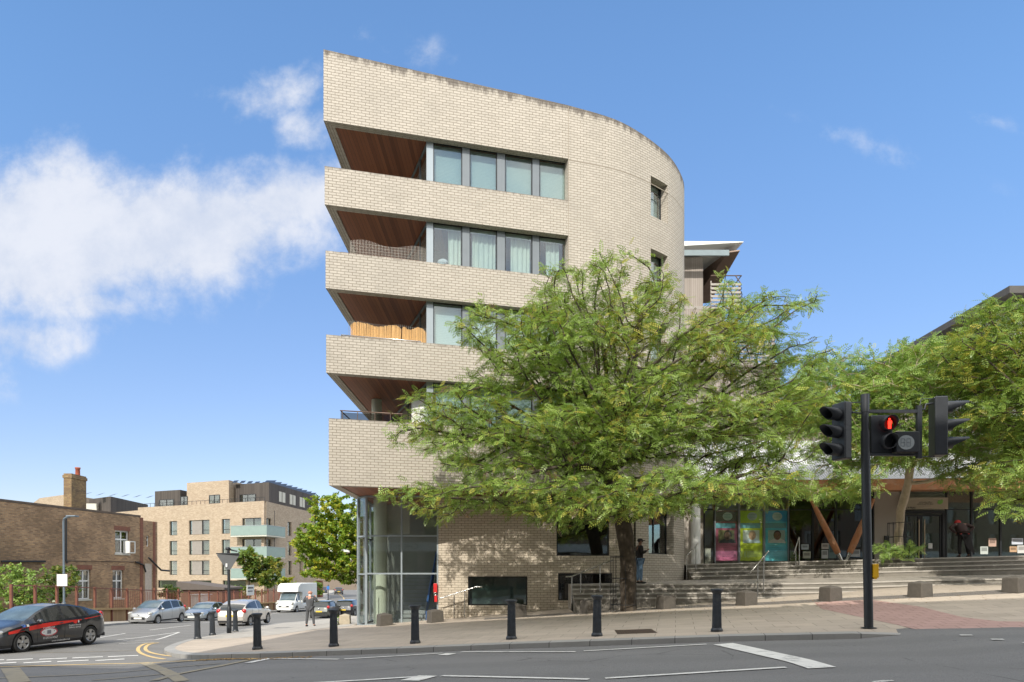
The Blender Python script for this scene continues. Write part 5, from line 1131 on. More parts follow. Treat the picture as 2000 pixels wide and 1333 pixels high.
dd_ = 100; xs_ = X_(641, dd_); zz_ = float(S(xs_, dd_)); o = thing('street_sign', 'thin dark post with small blue plate far up the side street', 'road sign', (xs_, dd_, zz_))
m = MB(); m.tube([(xs_, dd_, zz_), (xs_, dd_, zz_+2.4)], .06, 8); m.build('post', M_black, o); m = MB(); m.box(xs_-.2, xs_+.2, dd_-.1, dd_-.07, zz_+1.7, zz_+2.2); m.build('plate', pm('sign_blue', (.03, .16, .45), .5), o)
o = thing('fence_notice', 'white notice board fixed to the red fence behind the silver saloon', 'sign', (-25.45, 66.5, -2)); m = MB(); m.box(-25.5, -25.46, 65.6, 67.4, -1.95, -.95); m.build('board', M_white, o); m = MB(); m.box(-25.455, -25.45, 65.8, 67.2, -1.3, -1.15); m.box(-25.455, -25.45, 65.8, 67.0, -1.6, -1.5); m.build('text_lines', MATS['grey_ink'], o)
# ------------------------------------------------------------------ cars
M_tyre = pm('tyre_rubber', (.02, .02, .02), .85); M_rim = pm('alloy', (.42, .42, .42), .3, .7, var=.05); M_carglass = pm('car_glass', (.03, .034, .034), .05, 0., var=.2, scale=1.5, spec=.9)
M_screen = pm('windscreen_glass', (.10, .14, .16), .04, 0., var=.5, scale=1.2, spec=1.); M_trim = pm('car_trim', (.02, .02, .022), .6); M_hl = pm('headlamp', (.5, .5, .46), .12, .2, var=.1, coat=1.); M_tail = pm('tail_lamp', (.45, .01, .01), .2, coat=1.)
M_wp = pm('white_plate', (.75, .75, .72), .5); M_yp = pm('yellow_plate', (.7, .5, .05), .5); M_chrome = pm('chrome', (.7, .7, .7), .12, 1.)
def paint(name, col, metal=.35, rough=.3): return pm(name, col, rough, metal, var=.03, scale=1., coat=1.)
def car(name, label, cat, pos, heading, L, W, prof, mat, group=None, wheels=(.85, .86), wr=.32, glass_s=(.27, .93), wind=(.25, .43), rear=(.83, .95), spokes=5, plate=None, pillars=(.60,), face='front', tailz=None, high=False, lamps=None, near=False):
    """prof: lists of (s,z) for 'top' and 'belt', (s,f) for 'width'; s runs 0 front .. 1 rear"""
    o = thing(name, label, cat, pos, heading, group)
    ax = (L/2-wheels[0], -(L/2-wheels[1])); Ra = wr*1.14
    ss = sorted(set([round(i/44, 4) for i in range(45)]+[.004, .012, .988, .996]+[round((L/2-(a+dx))/L, 4) for a in ax for dx in np.linspace(-Ra, Ra, 13)]))
    ss = [s for i, s in enumerate(ss) if 0 <= s <= 1 and (i == 0 or s-ss[i-1] > .003)]
    dense = np.linspace(-.1, 1.1, 481)
    def curve(pts, k=7):
        v_ = np.interp(dense, [p[0] for p in pts], [p[1] for p in pts]); ker = np.ones(k)/k; v2 = np.convolve(np.convolve(np.pad(v_, k, 'edge'), ker, 'same'), ker, 'same')[k:-k]
        return lambda s: float(np.interp(s, dense, v2))
    top, belt, wid = curve(prof['top'], 9), curve(prof['belt'], 9), curve(prof['width'], 9); low = curve(prof.get('low', [(0, .2), (1, .22)]))
    def ring(s):
        x = L/2-s*L; tz_, bz, w_ = top(s), belt(s), wid(s)*W/2; bz = min(bz, tz_-.005); gh = tz_-bz; wr_ = lerp(w_*.9, w_*prof.get('tumble', .74), min(1, gh/.42)); lz = low(s)
        ha = 0
        for a in ax:
            if abs(x-a) < Ra: ha = max(ha, wr+math.sqrt(Ra**2-(x-a)**2))
        rr = min(.075, gh*.35)
        pts = [(0, tz_), (wr_*.55, tz_-.012*min(1, gh/.3)-.008), (wr_*.93, tz_-rr*.55), (wr_, tz_-rr*1.25), (w_*.975, bz), (w_*.995, bz-.07), (w_, lerp(lz, bz, .62)), (w_*.99, lerp(lz, bz, .35)), (w_*.975, lz+.08), (w_*.93, lz)]
        out_ = []
        for k, (yy, zz) in enumerate(pts):
            if k >= 6: zz = max(zz, min(ha, bz-.1-.0*k)); 
            out_.append((yy, zz))
        return x, out_
    body = MB(); gl = {}; NP = 10
    rings = [ring(s) for s in ss]
    def put(mb, pa, pb, i, j, sd):
        (xa, A), (xb, B) = pa, pb; v_ = [(xa, sd*A[i][0], A[i][1]), (xb, sd*B[i][0], B[i][1]), (xb, sd*B[j][0], B[j][1]), (xa, sd*A[j][0], A[j][1])]
        mb.add(v_ if sd > 0 else v_[::-1], [(0, 1, 2, 3)], smooth=True)
    keyed = {}
    def mbk(k): return keyed.setdefault(k, MB())
    for a in range(len(ss)-1):
        sm_ = (ss[a]+ss[a+1])/2; ra, rb = rings[a], rings[a+1]; gh = min(ra[1][0][1]-ra[1][4][1], rb[1][0][1]-rb[1][4][1])
        for sd in (1, -1):
            for i in range(NP-1):
                key = 'body'
                if i in (0, 1) and wind[0] < sm_ < wind[1]: key = 'windscreen'
                elif i in (0, 1) and rear[0] < sm_ < rear[1]: key = 'rear_window'
                elif i == 3 and glass_s[0] < sm_ < glass_s[1] and gh > .1:
                    sx = -1 if any(abs(sm_-p) < .011 for p in pillars) else sum(sm_ > p for p in pillars)
                    lim = prof.get('gfront', .0)
                    if sx >= 0: key = 'side_window%d%d' % (sx, sd)
                elif i == 2 and (wind[0]+.015 < sm_ < wind[1]-.01): key = 'body'
                if key == 'body' and i == 8: key = 'sill'
                mbk(key)
                if key == 'body': put(body, ra, rb, i, i+1, sd)
                else: put(mbk(key), ra, rb, i, i+1, sd)
    for r_, fl_ in ((rings[0], 0), (rings[-1], 1)):
        x, A = r_; vs = [(x, y, z) for y, z in A]+[(x, -y, z) for y, z in A[::-1][:-1]]; f = list(range(len(vs))); body.add(vs, [f if fl_ else f[::-1]])
    # shared vertices are merged so the paint shades smoothly
    bo = body.build('body', mat, o, local=True)
    bm = bmesh.new(); bm.from_mesh(bo.data); bmesh.ops.remove_doubles(bm, verts=bm.verts, dist=.0005); bmesh.ops.recalc_face_normals(bm, faces=bm.faces); bm.to_mesh(bo.data); bm.free(); bo.data.set_sharp_from_angle(angle=R_(38))
    for k, mb in keyed.items():
        if k == 'body' or not mb.f: continue
        nm = 'side_window' if k.startswith('side') else k; q = mb.build(nm, M_trim if k == 'sill' else M_screen if k == 'windscreen' else M_carglass, o, local=True)
        bm = bmesh.new(); bm.from_mesh(q.data); bmesh.ops.remove_doubles(bm, verts=bm.verts, dist=.0005); bm.to_mesh(q.data); bm.free()
    m = MB(); m.box(-L/2+.25, L/2-.3, -W/2*.84, W/2*.84, low(.5)-.02, .5); m.build('underbody', M_trim, o, local=True)
    def sidey(s, z):
        x, A = ring(s); P = sorted([(q[1], q[0]) for q in A[3:]]); return float(np.interp(z, [p[0] for p in P], [p[1] for p in P]))
    for a in ax:
        for sd in (1, -1):
            y0 = sd*(W/2-.01); m = MB(); yi = y0-sd*.2
            m.lathe([(wr*.6, y0-sd*.2), (wr*.94, y0-sd*.2), (wr, y0-sd*.17), (wr, y0-sd*.03), (wr*.94, y0), (wr*.68, y0-sd*.004), (wr*.66, y0-sd*.05)], (a, 0, wr), 'y', 28); wo = m.build('wheel', M_tyre, o, local=True)
            m = MB(); m.lathe([(0, y0-sd*.09), (wr*.66, y0-sd*.09)], (a, 0, wr), 'y', 24, smooth=False); m.build('brake_disc', M_trim, wo, local=True)
            m = MB(); m.lathe([(wr*.70, y0-sd*.006), (wr*.62, y0-sd*.006), (wr*.60, y0-sd*.06)], (a, 0, wr), 'y', 28); m.lathe([(0, y0-sd*.012), (wr*.16, y0-sd*.014), (wr*.17, y0-sd*.05)], (a, 0, wr), 'y', 14)
            for k in range(spokes):
                t = 2*math.pi*(k+.3)/spokes; wq = .17 if spokes <= 6 else .09
                v_ = []
                for rr, ww in ((wr*.1, wq*.6), (wr*.63, wq)):
                    for sg in (-1, 1): v_.append((a+rr*math.cos(t)-sg*ww*wr*math.sin(t)*1.2, y0-sd*.014, wr+rr*math.sin(t)+sg*ww*wr*math.cos(t)*1.2))
                m.add(v_+[(q[0], q[1]-sd*.03, q[2]) for q in v_], [(0, 1, 3, 2), (4, 6, 7, 5), (0, 4, 5, 1), (1, 5, 7, 3), (3, 7, 6, 2), (2, 6, 4, 0)])
            m.build('rim', M_rim, wo, local=True)
    # door mirrors, handles, seams
    for sd in (1, -1):
        s_ = wind[0]+.075; x = L/2-s_*L; y = sd*(sidey(s_, belt(s_)-.02)+.12); m = MB(); m.ball((x, y, belt(s_)+.04), (.075, .12, .085), 14, 8); m.tube([(x, y-sd*.1, belt(s_)+.0), (x-.02, y-sd*.16, belt(s_)-.02)], .02, 6); m.build('door_mirror', mat, o, local=True)
        m = MB()
        for s_ in prof.get('seams', (.30, .56, .78)):
            zz = np.linspace(belt(s_)-.01, low(s_)+.12, 9); x = L/2-s_*L
            m.tube([(x+.06*math.sin((z-zz[0])*2)*0, sd*(sidey(s_, z)-.001), z) for z in zz], .0065, 4, smooth=False)
        m.build('door_seam', M_trim, o, local=True)
        for s_ in prof.get('handles', (.535, .755)):
            z = belt(s_)-.11; x = L/2-s_*L; m = MB(); m.ball((x, sd*(sidey(s_, z)+.012), z), (.09, .022, .02), 10, 6); m.build('door_handle', mat, o, local=True)
    # lamps
    def lump(nm, s_, yf, z, r, mt, par=None):
        x = L/2-s_*L; y = yf*W/2
        m = MB(); m.ball((x, y, z), r, 14, 8); return m.build(nm, mt, par or o, local=True)
    hz = prof.get('hz', .66); tzz = prof.get('tz', .95); hs = prof.get('hs', .055)
    for sd in (1, -1):
        lump('headlight', hs, sd*.76, hz, prof.get('hr', (.2, .15, .085)), M_hl); lump('tail_light', prof.get('ts', .975), sd*prof.get('ty', .82), tzz, prof.get('tr', (.1, .11, .13)), M_tail)
    m = MB(); gw = W*.26; zf = prof.get('gz', .42)
    m.box(L/2-.06, L/2+.004, -gw, gw, zf-.09, zf+.06); m.build('grille', M_trim, o, local=True)
    m = MB(); m.box(L/2+.0, L/2+.018, -.26, .26, zf-.055, zf+.055); m.build('number_plate', M_wp, o, local=True)
    m = MB(); zr = prof.get('pr', .62); m.box(-L/2-.02, -L/2+.02, -.26, .26, zr-.055, zr+.055); m.build('number_plate', M_yp, o, local=True)
    m = MB(); m.box(-L/2-.01, -L/2+.08, -W*.4, W*.4, .24, .36); m.build('rear_valance', M_trim, o, local=True)
    m = MB(); m.ball((L/2-.005, 0, prof.get('bz', .62)), (.02, .07, .05), 12, 6); m.ball((-L/2+.0, 0, prof.get('rbz', .85)), (.025, .05, .05), 12, 6); m.build('badge', M_chrome, o, local=True)
    return o, dict(top=top, belt=belt, wid=wid, low=low, side=sidey, L=L, W=W)
hatch_w = [(0, .62), (.012, .80), (.05, .92), (.14, .985), (.3, 1), (.8, 1), (.93, .95), (.985, .86), (1, .78)]
PR = dict(top=[(0, .50), (.01, .62), (.04, .70), (.12, .84), (.22, .955), (.27, 1.04), (.36, 1.26), (.46, 1.43), (.56, 1.49), (.66, 1.475), (.8, 1.36), (.92, 1.18), (.965, 1.10), (.985, .95), (1, .55)],
          belt=[(0, .46), (.03, .6), (.12, .76), (.25, .88), (.5, .94), (.8, 1.03), (.93, 1.08), (.98, .95), (1, .5)], width=hatch_w, tumble=.72, low=[(0, .22), (.1, .19), (.9, .2), (1, .3)], seams=(.325, .565, .77), handles=(.53, .735), hz=.64, hs=.075, hr=(.3, .13, .09), tz=.98, ts=.955, tr=(.1, .07, .16), gz=.35)
HB = dict(top=[(0, .48), (.012, .66), (.05, .78), (.16, .92), (.25, 1.0), (.34, 1.24), (.42, 1.44), (.52, 1.5), (.7, 1.49), (.86, 1.44), (.92, 1.36), (.965, 1.12), (.985, .9), (1, .5)],
          belt=[(0, .45), (.04, .66), (.2, .9), (.5, .95), (.9, 1.04), (.975, .95), (1, .5)], width=hatch_w, tumble=.78, tz=.98, ts=.965, tr=(.1, .13, .13), hz=.72, hs=.07, hr=(.22, .15, .1), gz=.42, pr=.62)
JZ = dict(HB); JZ['top'] = [(0, .48), (.012, .64), (.05, .76), (.14, .92), (.2, 1.02), (.34, 1.34), (.42, 1.49), (.55, 1.53), (.75, 1.52), (.88, 1.44), (.94, 1.3), (.975, 1.0), (1, .5)]
SD = dict(top=[(0, .46), (.012, .6), (.05, .7), (.2, .86), (.28, .92), (.38, 1.22), (.45, 1.36), (.55, 1.41), (.68, 1.38), (.8, 1.18), (.86, 1.08), (.96, 1.02), (.985, .85), (1, .5)],
          belt=[(0, .42), (.04, .6), (.25, .86), (.6, .92), (.84, .99), (.97, .9), (1, .45)], width=hatch_w, tumble=.74, tz=.85, hz=.64, hs=.06, gz=.38)
CO = dict(HB); CO['top'] = [(0, .48), (.012, .66), (.05, .78), (.16, .92), (.25, 1.0), (.34, 1.24), (.42, 1.44), (.5, 1.5), (.62, 1.49), (.78, 1.42), (.87, 1.3), (.93, 1.14), (.97, 1.0), (.985, .85), (1, .5)]; CO['tz'] = .88
# the dark hybrid hatchback at the left edge
PL, PW = 4.46, 1.745
f_l, r_l = Vector((-15.28, 21.2)), Vector((-14.82, 23.86)); hv = (f_l-r_l).normalized(); lf = Vector((-hv.y, hv.x))
if lf.x < 0: pass
ctr_ = (f_l+r_l)/2 - lf*(PW/2-.03) + hv*(-.05)
ang = math.atan2(hv.y, hv.x); zg = (float(RD(*f_l))+float(RD(*r_l)))/2+.012
cp, ci = car('minicab', 'dark grey hatchback minicab with red side stripe and company lettering at the left edge', 'car', (ctr_.x, ctr_.y, zg), ang, PL, PW, PR, paint('graphite_paint', (.035, .037, .042), .5, .28), wheels=(.93, .83), wr=.32, glass_s=(.285, .93), wind=(.245, .455), rear=(.72, .955), pillars=(.335, .565, .79), spokes=5)
M_stripe = pm('red_vinyl', (.75, .03, .02), .4); M_vw = pm('white_vinyl', (.7, .7, .7), .5); M_pinkv = pm('pink_red_vinyl', (.42, .05, .07), .5)
def on_side(pts_fn, n, name, mat, parent, off=.006):
    for sd in (1, -1):
        m = MB(); vs = []
        for i in range(n+1):
            s_, zl, zh = pts_fn(i/n); x = PL/2-s_*PL
            for z in (zl, zh): vs.append((x, sd*(ci['side'](s_, z)+off), z))
        fs = [(2*i, 2*i+1, 2*i+3, 2*i+2) if sd > 0 else (2*i, 2*i+2, 2*i+3, 2*i+1) for i in range(n)]; m.add(vs, fs, smooth=True); m.build(name, mat, parent, local=True)
bel = ci['belt']
on_side(lambda t: (lerp(.10, .93, t), lerp(.62, .985, t)-.015, lerp(.68, .99, t)+.1*math.sin(min(1, t*1.4)*math.pi)*(1-t)**.5), 26, 'side_stripe', M_stripe, cp)
def decal(nm, s_, z, w_, h_, mat, shape='disc', off=.009):
    m = MB(); n = 26; vs = []; x0 = PL/2-s_*PL
    for k in range(n):
        t = 2*math.pi*k/n; a, b = math.cos(t), math.sin(t)
        if shape == 'box': a, b = ((a > 0)-.5)*2*min(1, abs(a)*1.6), ((b > 0)-.5)*2*min(1, abs(b)*1.6)
        xx, zz = x0+a*w_/2, z+b*h_/2; vs.append((xx, ci['side']((PL/2-xx)/PL, zz)+off, zz))
    m.add(vs, [list(range(n))[::-1]]); return m.build(nm, mat, cp, local=True)
decal('logo_shield', .42, .585, .68, .30, M_pinkv, 'disc', .007); decal('logo_oval', .42, .58, .58, .2, M_vw, 'disc', .011); decal('logo_gatehouse', .42, .575, .15, .12, pm('grey_vinyl', (.18, .18, .22), .5), 'box', .014)
decal('logo_tower', .375, .585, .025, .04, M_trim, 'disc', .014); decal('logo_tower', .465, .6, .025, .04, M_trim, 'disc', .014); decal('red_bird', .66, .84, .17, .13, M_stripe, 'disc', .009); decal('white_crest', .69, .84, .06, .1, M_vw, 'disc', .012)
def ctext(txt, s_, z, size, sh=0.):
    x = PL/2-s_*PL; y = ci['side'](s_, z)+.012
    M = Matrix(((-1, 0, 0, x), (0, 0, 1, y), (0, 1, 0, z), (0, 0, 0, 1)))
    M = Matrix(((-1, 0, 0, x), (0, -.0, 1, y), (sh, 1, 0, z), (0, 0, 0, 1))); q = text_part('lettering', txt, size, M, M_vw, cp, .001); 
ORG[cp.name] = Vector((0, 0, 0))
ctext('CAMELOT', .42, .705, .1, .02); ctext('MINICABS', .42, .475, .07); ctext('01293 614567', .435, .385, .1); ctext('www.camelotcabs.co.uk', .53, .27, .075); ctext('Comfort Priority', .655, .73, .075); ctext('Delivery Service', .655, .655, .075)
decal('door_badge', .215, .83, .1, .07, pm('blue_vinyl', (.05, .15, .5), .4), 'box'); decal('door_badge', .245, .835, .08, .07, M_vw, 'box')
m = MB(); m.tube([(PL/2-.62*PL, 0, 1.48), (PL/2-.66*PL, 0, 1.68)], .008, 5); m.build('aerial', M_trim, cp, local=True)
def place(nm, lab, cx_, cy_, ang_, L_, W_, prof_, mat_, **k):
    return car(nm, lab, 'car', (cx_, cy_, float(RD(cx_, cy_))+.01), ang_, L_, W_, prof_, mat_, group='cars on the side street', **k)
silv = paint('silver_paint', (.50, .51, .52), .75, .3); 
place('parked_car', 'silver compact people carrier parked facing the camera before the brown brick wall', -22.85, 44.0, R_(-96), 3.9, 1.72, JZ, silv, wheels=(.76, .62), wr=.3, wind=(.19, .42), rear=(.87, .97), glass_s=(.22, .93), pillars=(.33, .585, .80), spokes=9)
place('parked_car', 'silver saloon parked behind the slim bollards, nose to the camera', -22.95, 51.4, R_(-94), 4.5, 1.8, SD, paint('silver_paint_cool', (.40, .44, .46), .7, .3), wheels=(.9, .95), wr=.32, wind=(.265, .44), rear=(.7, .86), glass_s=(.29, .84), pillars=(.36, .56), spokes=7)
place('hatchback_car', 'white champagne hatchback driving away with red tail lights, behind the sign post', -15.45, 39.6, R_(88), 4.0, 1.74, CO, paint('champagne_paint', (.62, .58, .52), .5, .3), wheels=(.8, .68), wr=.31, wind=(.24, .42), rear=(.885, .972), glass_s=(.27, .93), pillars=(.33, .585), spokes=7)
place('hatchback_car', 'dark grey hatchback with yellow number plate half hidden by the standing man', -15.95, 58.5, R_(90), 4.2, 1.78, HB, paint('dark_olive_paint', (.06, .065, .06), .5), wheels=(.84, .75), wr=.32, wind=(.24, .42), rear=(.885, .972), glass_s=(.27, .93), pillars=(.33, .585), spokes=7)
place('parked_car', 'black car partly hidden by the glazed lobby corner', -14.9, 62.5, R_(89), 4.4, 1.8, HB, paint('black_paint', (.012, .012, .015), .3), wheels=(.84, .75), wr=.33, wind=(.24, .42), rear=(.885, .972), glass_s=(.27, .93), pillars=(.33, .585))
place('parked_car', 'small dark car with yellow plate parked far up the side street', -36.3, 143, R_(105), 4.3, 1.8, HB, paint('black_paint', (.012, .012, .015), .3), wheels=(.84, .75), wr=.33, wind=(.24, .42), rear=(.885, .972), glass_s=(.27, .93), pillars=(.33, .585))
place('parked_car', 'dark blue car far up the side street left of the small dark car', -41.5, 150, R_(105), 4.3, 1.8, HB, paint('navy_paint', (.02, .025, .05), .3), wheels=(.84, .75), wr=.33, wind=(.24, .42), rear=(.885, .972), glass_s=(.27, .93), pillars=(.33, .585))
# box van
VN = dict(top=[(0, .6), (.01, .92), (.04, 1.05), (.10, 1.2), (.15, 1.42), (.21, 1.95), (.24, 2.05), (.34, 2.08), (.37, 1.4), (.4, .95), (1, .95)], belt=[(0, .5), (.05, .95), (.12, 1.1), (.35, 1.15), (.37, .9), (1, .9)],
          width=[(0, .7), (.02, .88), (.08, .97), (.3, 1), (1, 1)], tumble=.84, hz=.98, hs=.035, hr=(.18, .17, .16), gz=.68, seams=(.16, .31), handles=(.28,), low=[(0, .3), (1, .35)], bz=.95, tz=.75)
vx, vy = -22.85, 72.2
vo, vi = car('box_van', 'white luton box van parked facing the camera beside the standing man', 'van', (vx, vy, float(RD(vx, vy))), R_(-94), 6.4, 2.05, VN, paint('white_van_paint', (.72, .73, .72), .0, .35), wheels=(.95, 1.3), wr=.35, wind=(.115, .225), rear=(2, 3), glass_s=(.15, .30), pillars=(.2,))
m = MB(); mm = [(-3.25, .95), (1.05, .95), (1.05, 2.1), (2.25, 2.12), (2.1, 2.7), (1.5, 2.98), (-3.25, 3.0)]; n = len(mm)
m.add([(x, -1.1, z) for x, z in mm]+[(x, 1.1, z) for x, z in mm], [list(range(n)), list(range(n, 2*n))[::-1]]+[(i, n+i, n+(i+1) % n, (i+1) % n) for i in range(n)]); m.build('box_body', pm('box_white', (.72, .73, .71), .5, var=.03), vo, local=True, bevel=.05)

# ------------------------------------------------------------------ people
def skin_obj(name, chains, mat, parent, sub=1, root=0):
    vs = []; es = []; rad = []; idx = {}
    for ch in chains:
        prev = None
        for p, r in ch:
            key = tuple(round(c, 4) for c in p)
            if key not in idx: idx[key] = len(vs); vs.append(key); rad.append(r)
            if prev is not None and prev != idx[key]: es.append((prev, idx[key]))
            prev = idx[key]
    me = bpy.data.meshes.new(name); me.from_pydata(vs, es, []); o = bpy.data.objects.new(name, me); sc.collection.objects.link(o); o.parent = parent
    sk = o.modifiers.new('skin', 'SKIN'); sk.use_smooth_shade = True
    for i, r in enumerate(rad):
        d_ = me.skin_vertices[0].data[i]; d_.radius = (r, r) if not isinstance(r, tuple) else r; d_.use_root = (i == root)
    ss_ = o.modifiers.new('sub', 'SUBSURF'); ss_.levels = sub; ss_.render_levels = sub
    me.materials.append(mat); return o
M_skin = pm('light_skin', (.55, .27, .19), .55, var=.05); M_skind = pm('brown_skin', (.16, .075, .045), .5, var=.05)
def person(label, pos, rz, J, skin, top_mat, leg_mat, shoe_mat, hairs, sleeve=1., h=1.75, jacket=1.0):
    o = thing('person', label, 'person', pos, rz); k = h/1.75
    V = {a: tuple(c*k for c in b) for a, b in J.items()}
    R = lambda r: r*k
    hands = []
    for sd in ('l', 'r'):
        w_ = Vector(V['wr'+sd]); e_ = Vector(V['el'+sd]); d_ = (w_-e_).normalized(); pl = w_+d_*.09*k; s_ = d_.cross(Vector((0, 0, 1))); s_ = s_.normalized() if s_.length > .1 else Vector((1, 0, 0))
        for q, (o_, ln) in enumerate(((-.03, .07), (-.01, .085), (.01, .08), (.03, .062))):
            b_ = pl+s_*o_*k; hands.append([(tuple(pl), R(.03)), (tuple(b_+d_*.02), R(.01)), (tuple(b_+d_*ln*.6+Vector((0, 0, -.012))), R(.009)), (tuple(b_+d_*ln+Vector((0, 0, -.03))), R(.008))])
        hands.append([(tuple(pl), R(.03)), (tuple(w_+d_*.05+s_*.04), R(.011)), (tuple(w_+d_*.09+s_*.055), R(.009))])
    nk, hd_, ht = Vector(V['neck']), Vector(V['head']), Vector(V['htop'])
    body_ch = [[(V['pelvis'], R(.13)), (V['waist'], R(.12)), (V['chest'], R(.14)), (V['neck'], R(.06)), (V['jaw'], R(.07)), (V['head'], R(.095)), (V['htop'], R(.07))]]
    for sd in ('l', 'r'):
        body_ch += [[(V['chest'], R(.14)), (V['sh'+sd], R(.07)), (V['el'+sd], R(.045)), (V['wr'+sd], R(.03)), (tuple(Vector(V['wr'+sd])+(Vector(V['wr'+sd])-Vector(V['el'+sd])).normalized()*.09*k), R(.03))],
                    [(V['pelvis'], R(.13)), (V['hip'+sd], R(.085)), (V['kn'+sd], R(.055)), (V['an'+sd], R(.038)), (V['toe'+sd], R(.03))]]
    skin_obj('body', body_ch+hands, skin, o, 1)
    jk = [[(V['hem'] if 'hem' in V else V['pelvis'], R(.175*jacket)), (V['waist'], R(.155*jacket)), (V['chest'], R(.17*jacket)), (tuple(Vector(V['neck'])*.7+Vector(V['chest'])*.3), R(.085))]]
    for sd in ('l', 'r'):
        jk.append([(V['chest'], R(.17*jacket)), (V['sh'+sd], R(.085)), (V['el'+sd], R(.064)), (tuple(Vector(V['el'+sd]).lerp(Vector(V['wr'+sd]), sleeve*.93)), R(.05))])
    skin_obj('jacket', jk, top_mat, o, 1, 1)
    tr = []
    for sd in ('l', 'r'): tr.append([(V['pelvis'], R(.15)), (V['hip'+sd], R(.105)), (V['kn'+sd], R(.078)), (tuple(Vector(V['an'+sd])+Vector((0, 0, .01))), R(.062))])
    skin_obj('trousers', tr, leg_mat, o, 1)
    for sd in ('l', 'r'):
        a, t = Vector(V['an'+sd]), Vector(V['toe'+sd]); m = MB(); c = (a+t)/2; m.ball((c.x, c.y, .045*k), (.05*k, .14*k, .045*k)); m.build('shoe', shoe_mat, o, local=True)
    for f in hairs(V, k): nm, mb, mt = f; mb.build(nm, mt, o, local=True)
    # face: nose, ears
    d_ = Vector((0, 1, 0)); hc = hd_
    m = MB(); [m.ball((hc.x+s_*.098*k, hc.y, hc.z), (.014*k, .024*k, .032*k), 8, 6) for s_ in (-1, 1)]; m.ball((hc.x, hc.y+.105*k, hc.z-.015), (.015*k, .02*k, .025*k), 8, 6); m.build('ears_and_nose', skin, o, local=True)
    return o
std = dict(pelvis=(0, 0, .95), waist=(0, 0, 1.1), chest=(0, 0, 1.32), neck=(0, .01, 1.5), jaw=(0, .03, 1.55), head=(0, .025, 1.63), htop=(0, .02, 1.7), hem=(0, 0, .86),
    shl=(-.19, 0, 1.42), shr=(.19, 0, 1.42), ell=(-.29, .02, 1.16), elr=(.29, .02, 1.16), wrl=(-.2, .26, 1.18), wrr=(.2, .26, 1.2),
    hipl=(-.1, 0, .88), hipr=(.1, 0, .88), knl=(-.14, .01, .5), knr=(.15, .01, .5), anl=(-.17, -.02, .09), anr=(.2, -.02, .09), toel=(-.19, .15, .04), toer=(.22, .15, .04))
M_suit = pm('charcoal_suit', (.075, .078, .085), .85, var=.12, scale=30); M_shoe = pm('black_shoes', (.015, .015, .015), .4)
def h_bald(V, k):
    m = MB(); h = V['head']; m.ball((h[0], h[1]-.015, h[2]+.0), (.1*k, .1*k, .085*k)); m2 = MB(); m2.tube([(0, .0, V['neck'][2]-.02*k), (0, .01, V['neck'][2]+.03*k)], [.078*k, .07*k], 10)
    return [('hair', m, pm('thin_ginger_grey_hair', (.5, .25, .18), .8)), ('shirt_collar', m2, M_white)]
d = 32.8; x = X_(605.5, d)
m1 = dict(std); m1.update(ell=(-.33, .02, 1.2), elr=(.33, .05, 1.22), wrl=(-.14, .27, 1.3), wrr=(.17, .25, 1.42))
person('balding man in a charcoal suit seen from behind, standing on the sunny corner', (x, d, float(S(x, d))+.004), R_(-4), m1, M_skin, M_suit, M_suit, M_shoe, h_bald, jacket=1.12)
M_blk = pm('black_cotton', (.014, .012, .012), .9); M_maroon = pm('dark_brown_hoodie', (.045, .025, .022), .9)
ben = dict(std); ben.update(waist=(0, .05, 1.1), chest=(0, .2, 1.26), neck=(0, .34, 1.36), jaw=(0, .4, 1.38), head=(0, .44, 1.42), htop=(0, .47, 1.49), shl=(-.2, .2, 1.35), shr=(.2, .2, 1.35), ell=(-.47, .08, 1.2), elr=(.47, .1, 1.22), wrl=(-.22, .1, 1.0), wrr=(.22, .1, 1.0), hem=(0, 0, .98), knl=(-.13, .03, .5), anl=(-.15, -.05, .09), toel=(-.16, .12, .04))
def h_wrap(V, k):
    h = V['head']; m = MB(); m.ball((h[0], h[1]-.02, h[2]+.03), (.125*k, .13*k, .11*k)); m.ball((h[0]-.04, h[1]-.12, h[2]-.02), (.06*k, .05*k, .06*k), 8, 6); m2 = MB()
    for s_ in (-1, 1): m2.ball((s_*.15*k, -.13*k, .95*k), (.045*k, .025*k, .025*k), 8, 6)
    m3 = MB(); m3.add([(-.2*k, -.1, 1.0*k), (.22*k, -.1, 1.0*k), (.42*k, -.05, .12), (.1, -.12, .4), (.22*k, .1, 1.0*k), (.46*k, .15, .12)], [(0, 3, 1), (1, 3, 2), (1, 2, 5, 4)])
    return [('head_wrap', m, pm('red_headscarf', (.42, .03, .025), .8, var=.3, scale=30)), ('red_cuffs', m2, MATS['red_headscarf']), ('long_coat_tail', m3, M_blk)]
d = 29.4; x = X_(1881, d)
person('person in dark clothes and red head wrap leaning forward at the shop window', (x, d, zp(x)), R_(-6), ben, M_skind, M_maroon, M_blk, M_shoe, h_wrap, h=1.85, jacket=1.2)
def h_cap(V, k):
    h = V['head']; m = MB(); m.ball((h[0], h[1]-.0, h[2]+.04), (.11*k, .115*k, .085*k)); m.box(-.08*k, .08*k, .08*k, .2*k, h[2]+.03, h[2]+.05); return [('cap', m, M_blk)]
d = 25.6; x = X_(1249, d); sidep = dict(std); sidep.update(wrl=(-.22, .2, 1.25), wrr=(.2, .22, 1.28))
person('man in cap, black top and blue jeans half hidden behind the street tree trunk', (x, d, float(TZ(x, d))), R_(-80), sidep, M_skind, M_blk, pm('blue_denim', (.12, .2, .3), .9, var=.15, scale=12), M_shoe, h_cap, h=1.7)

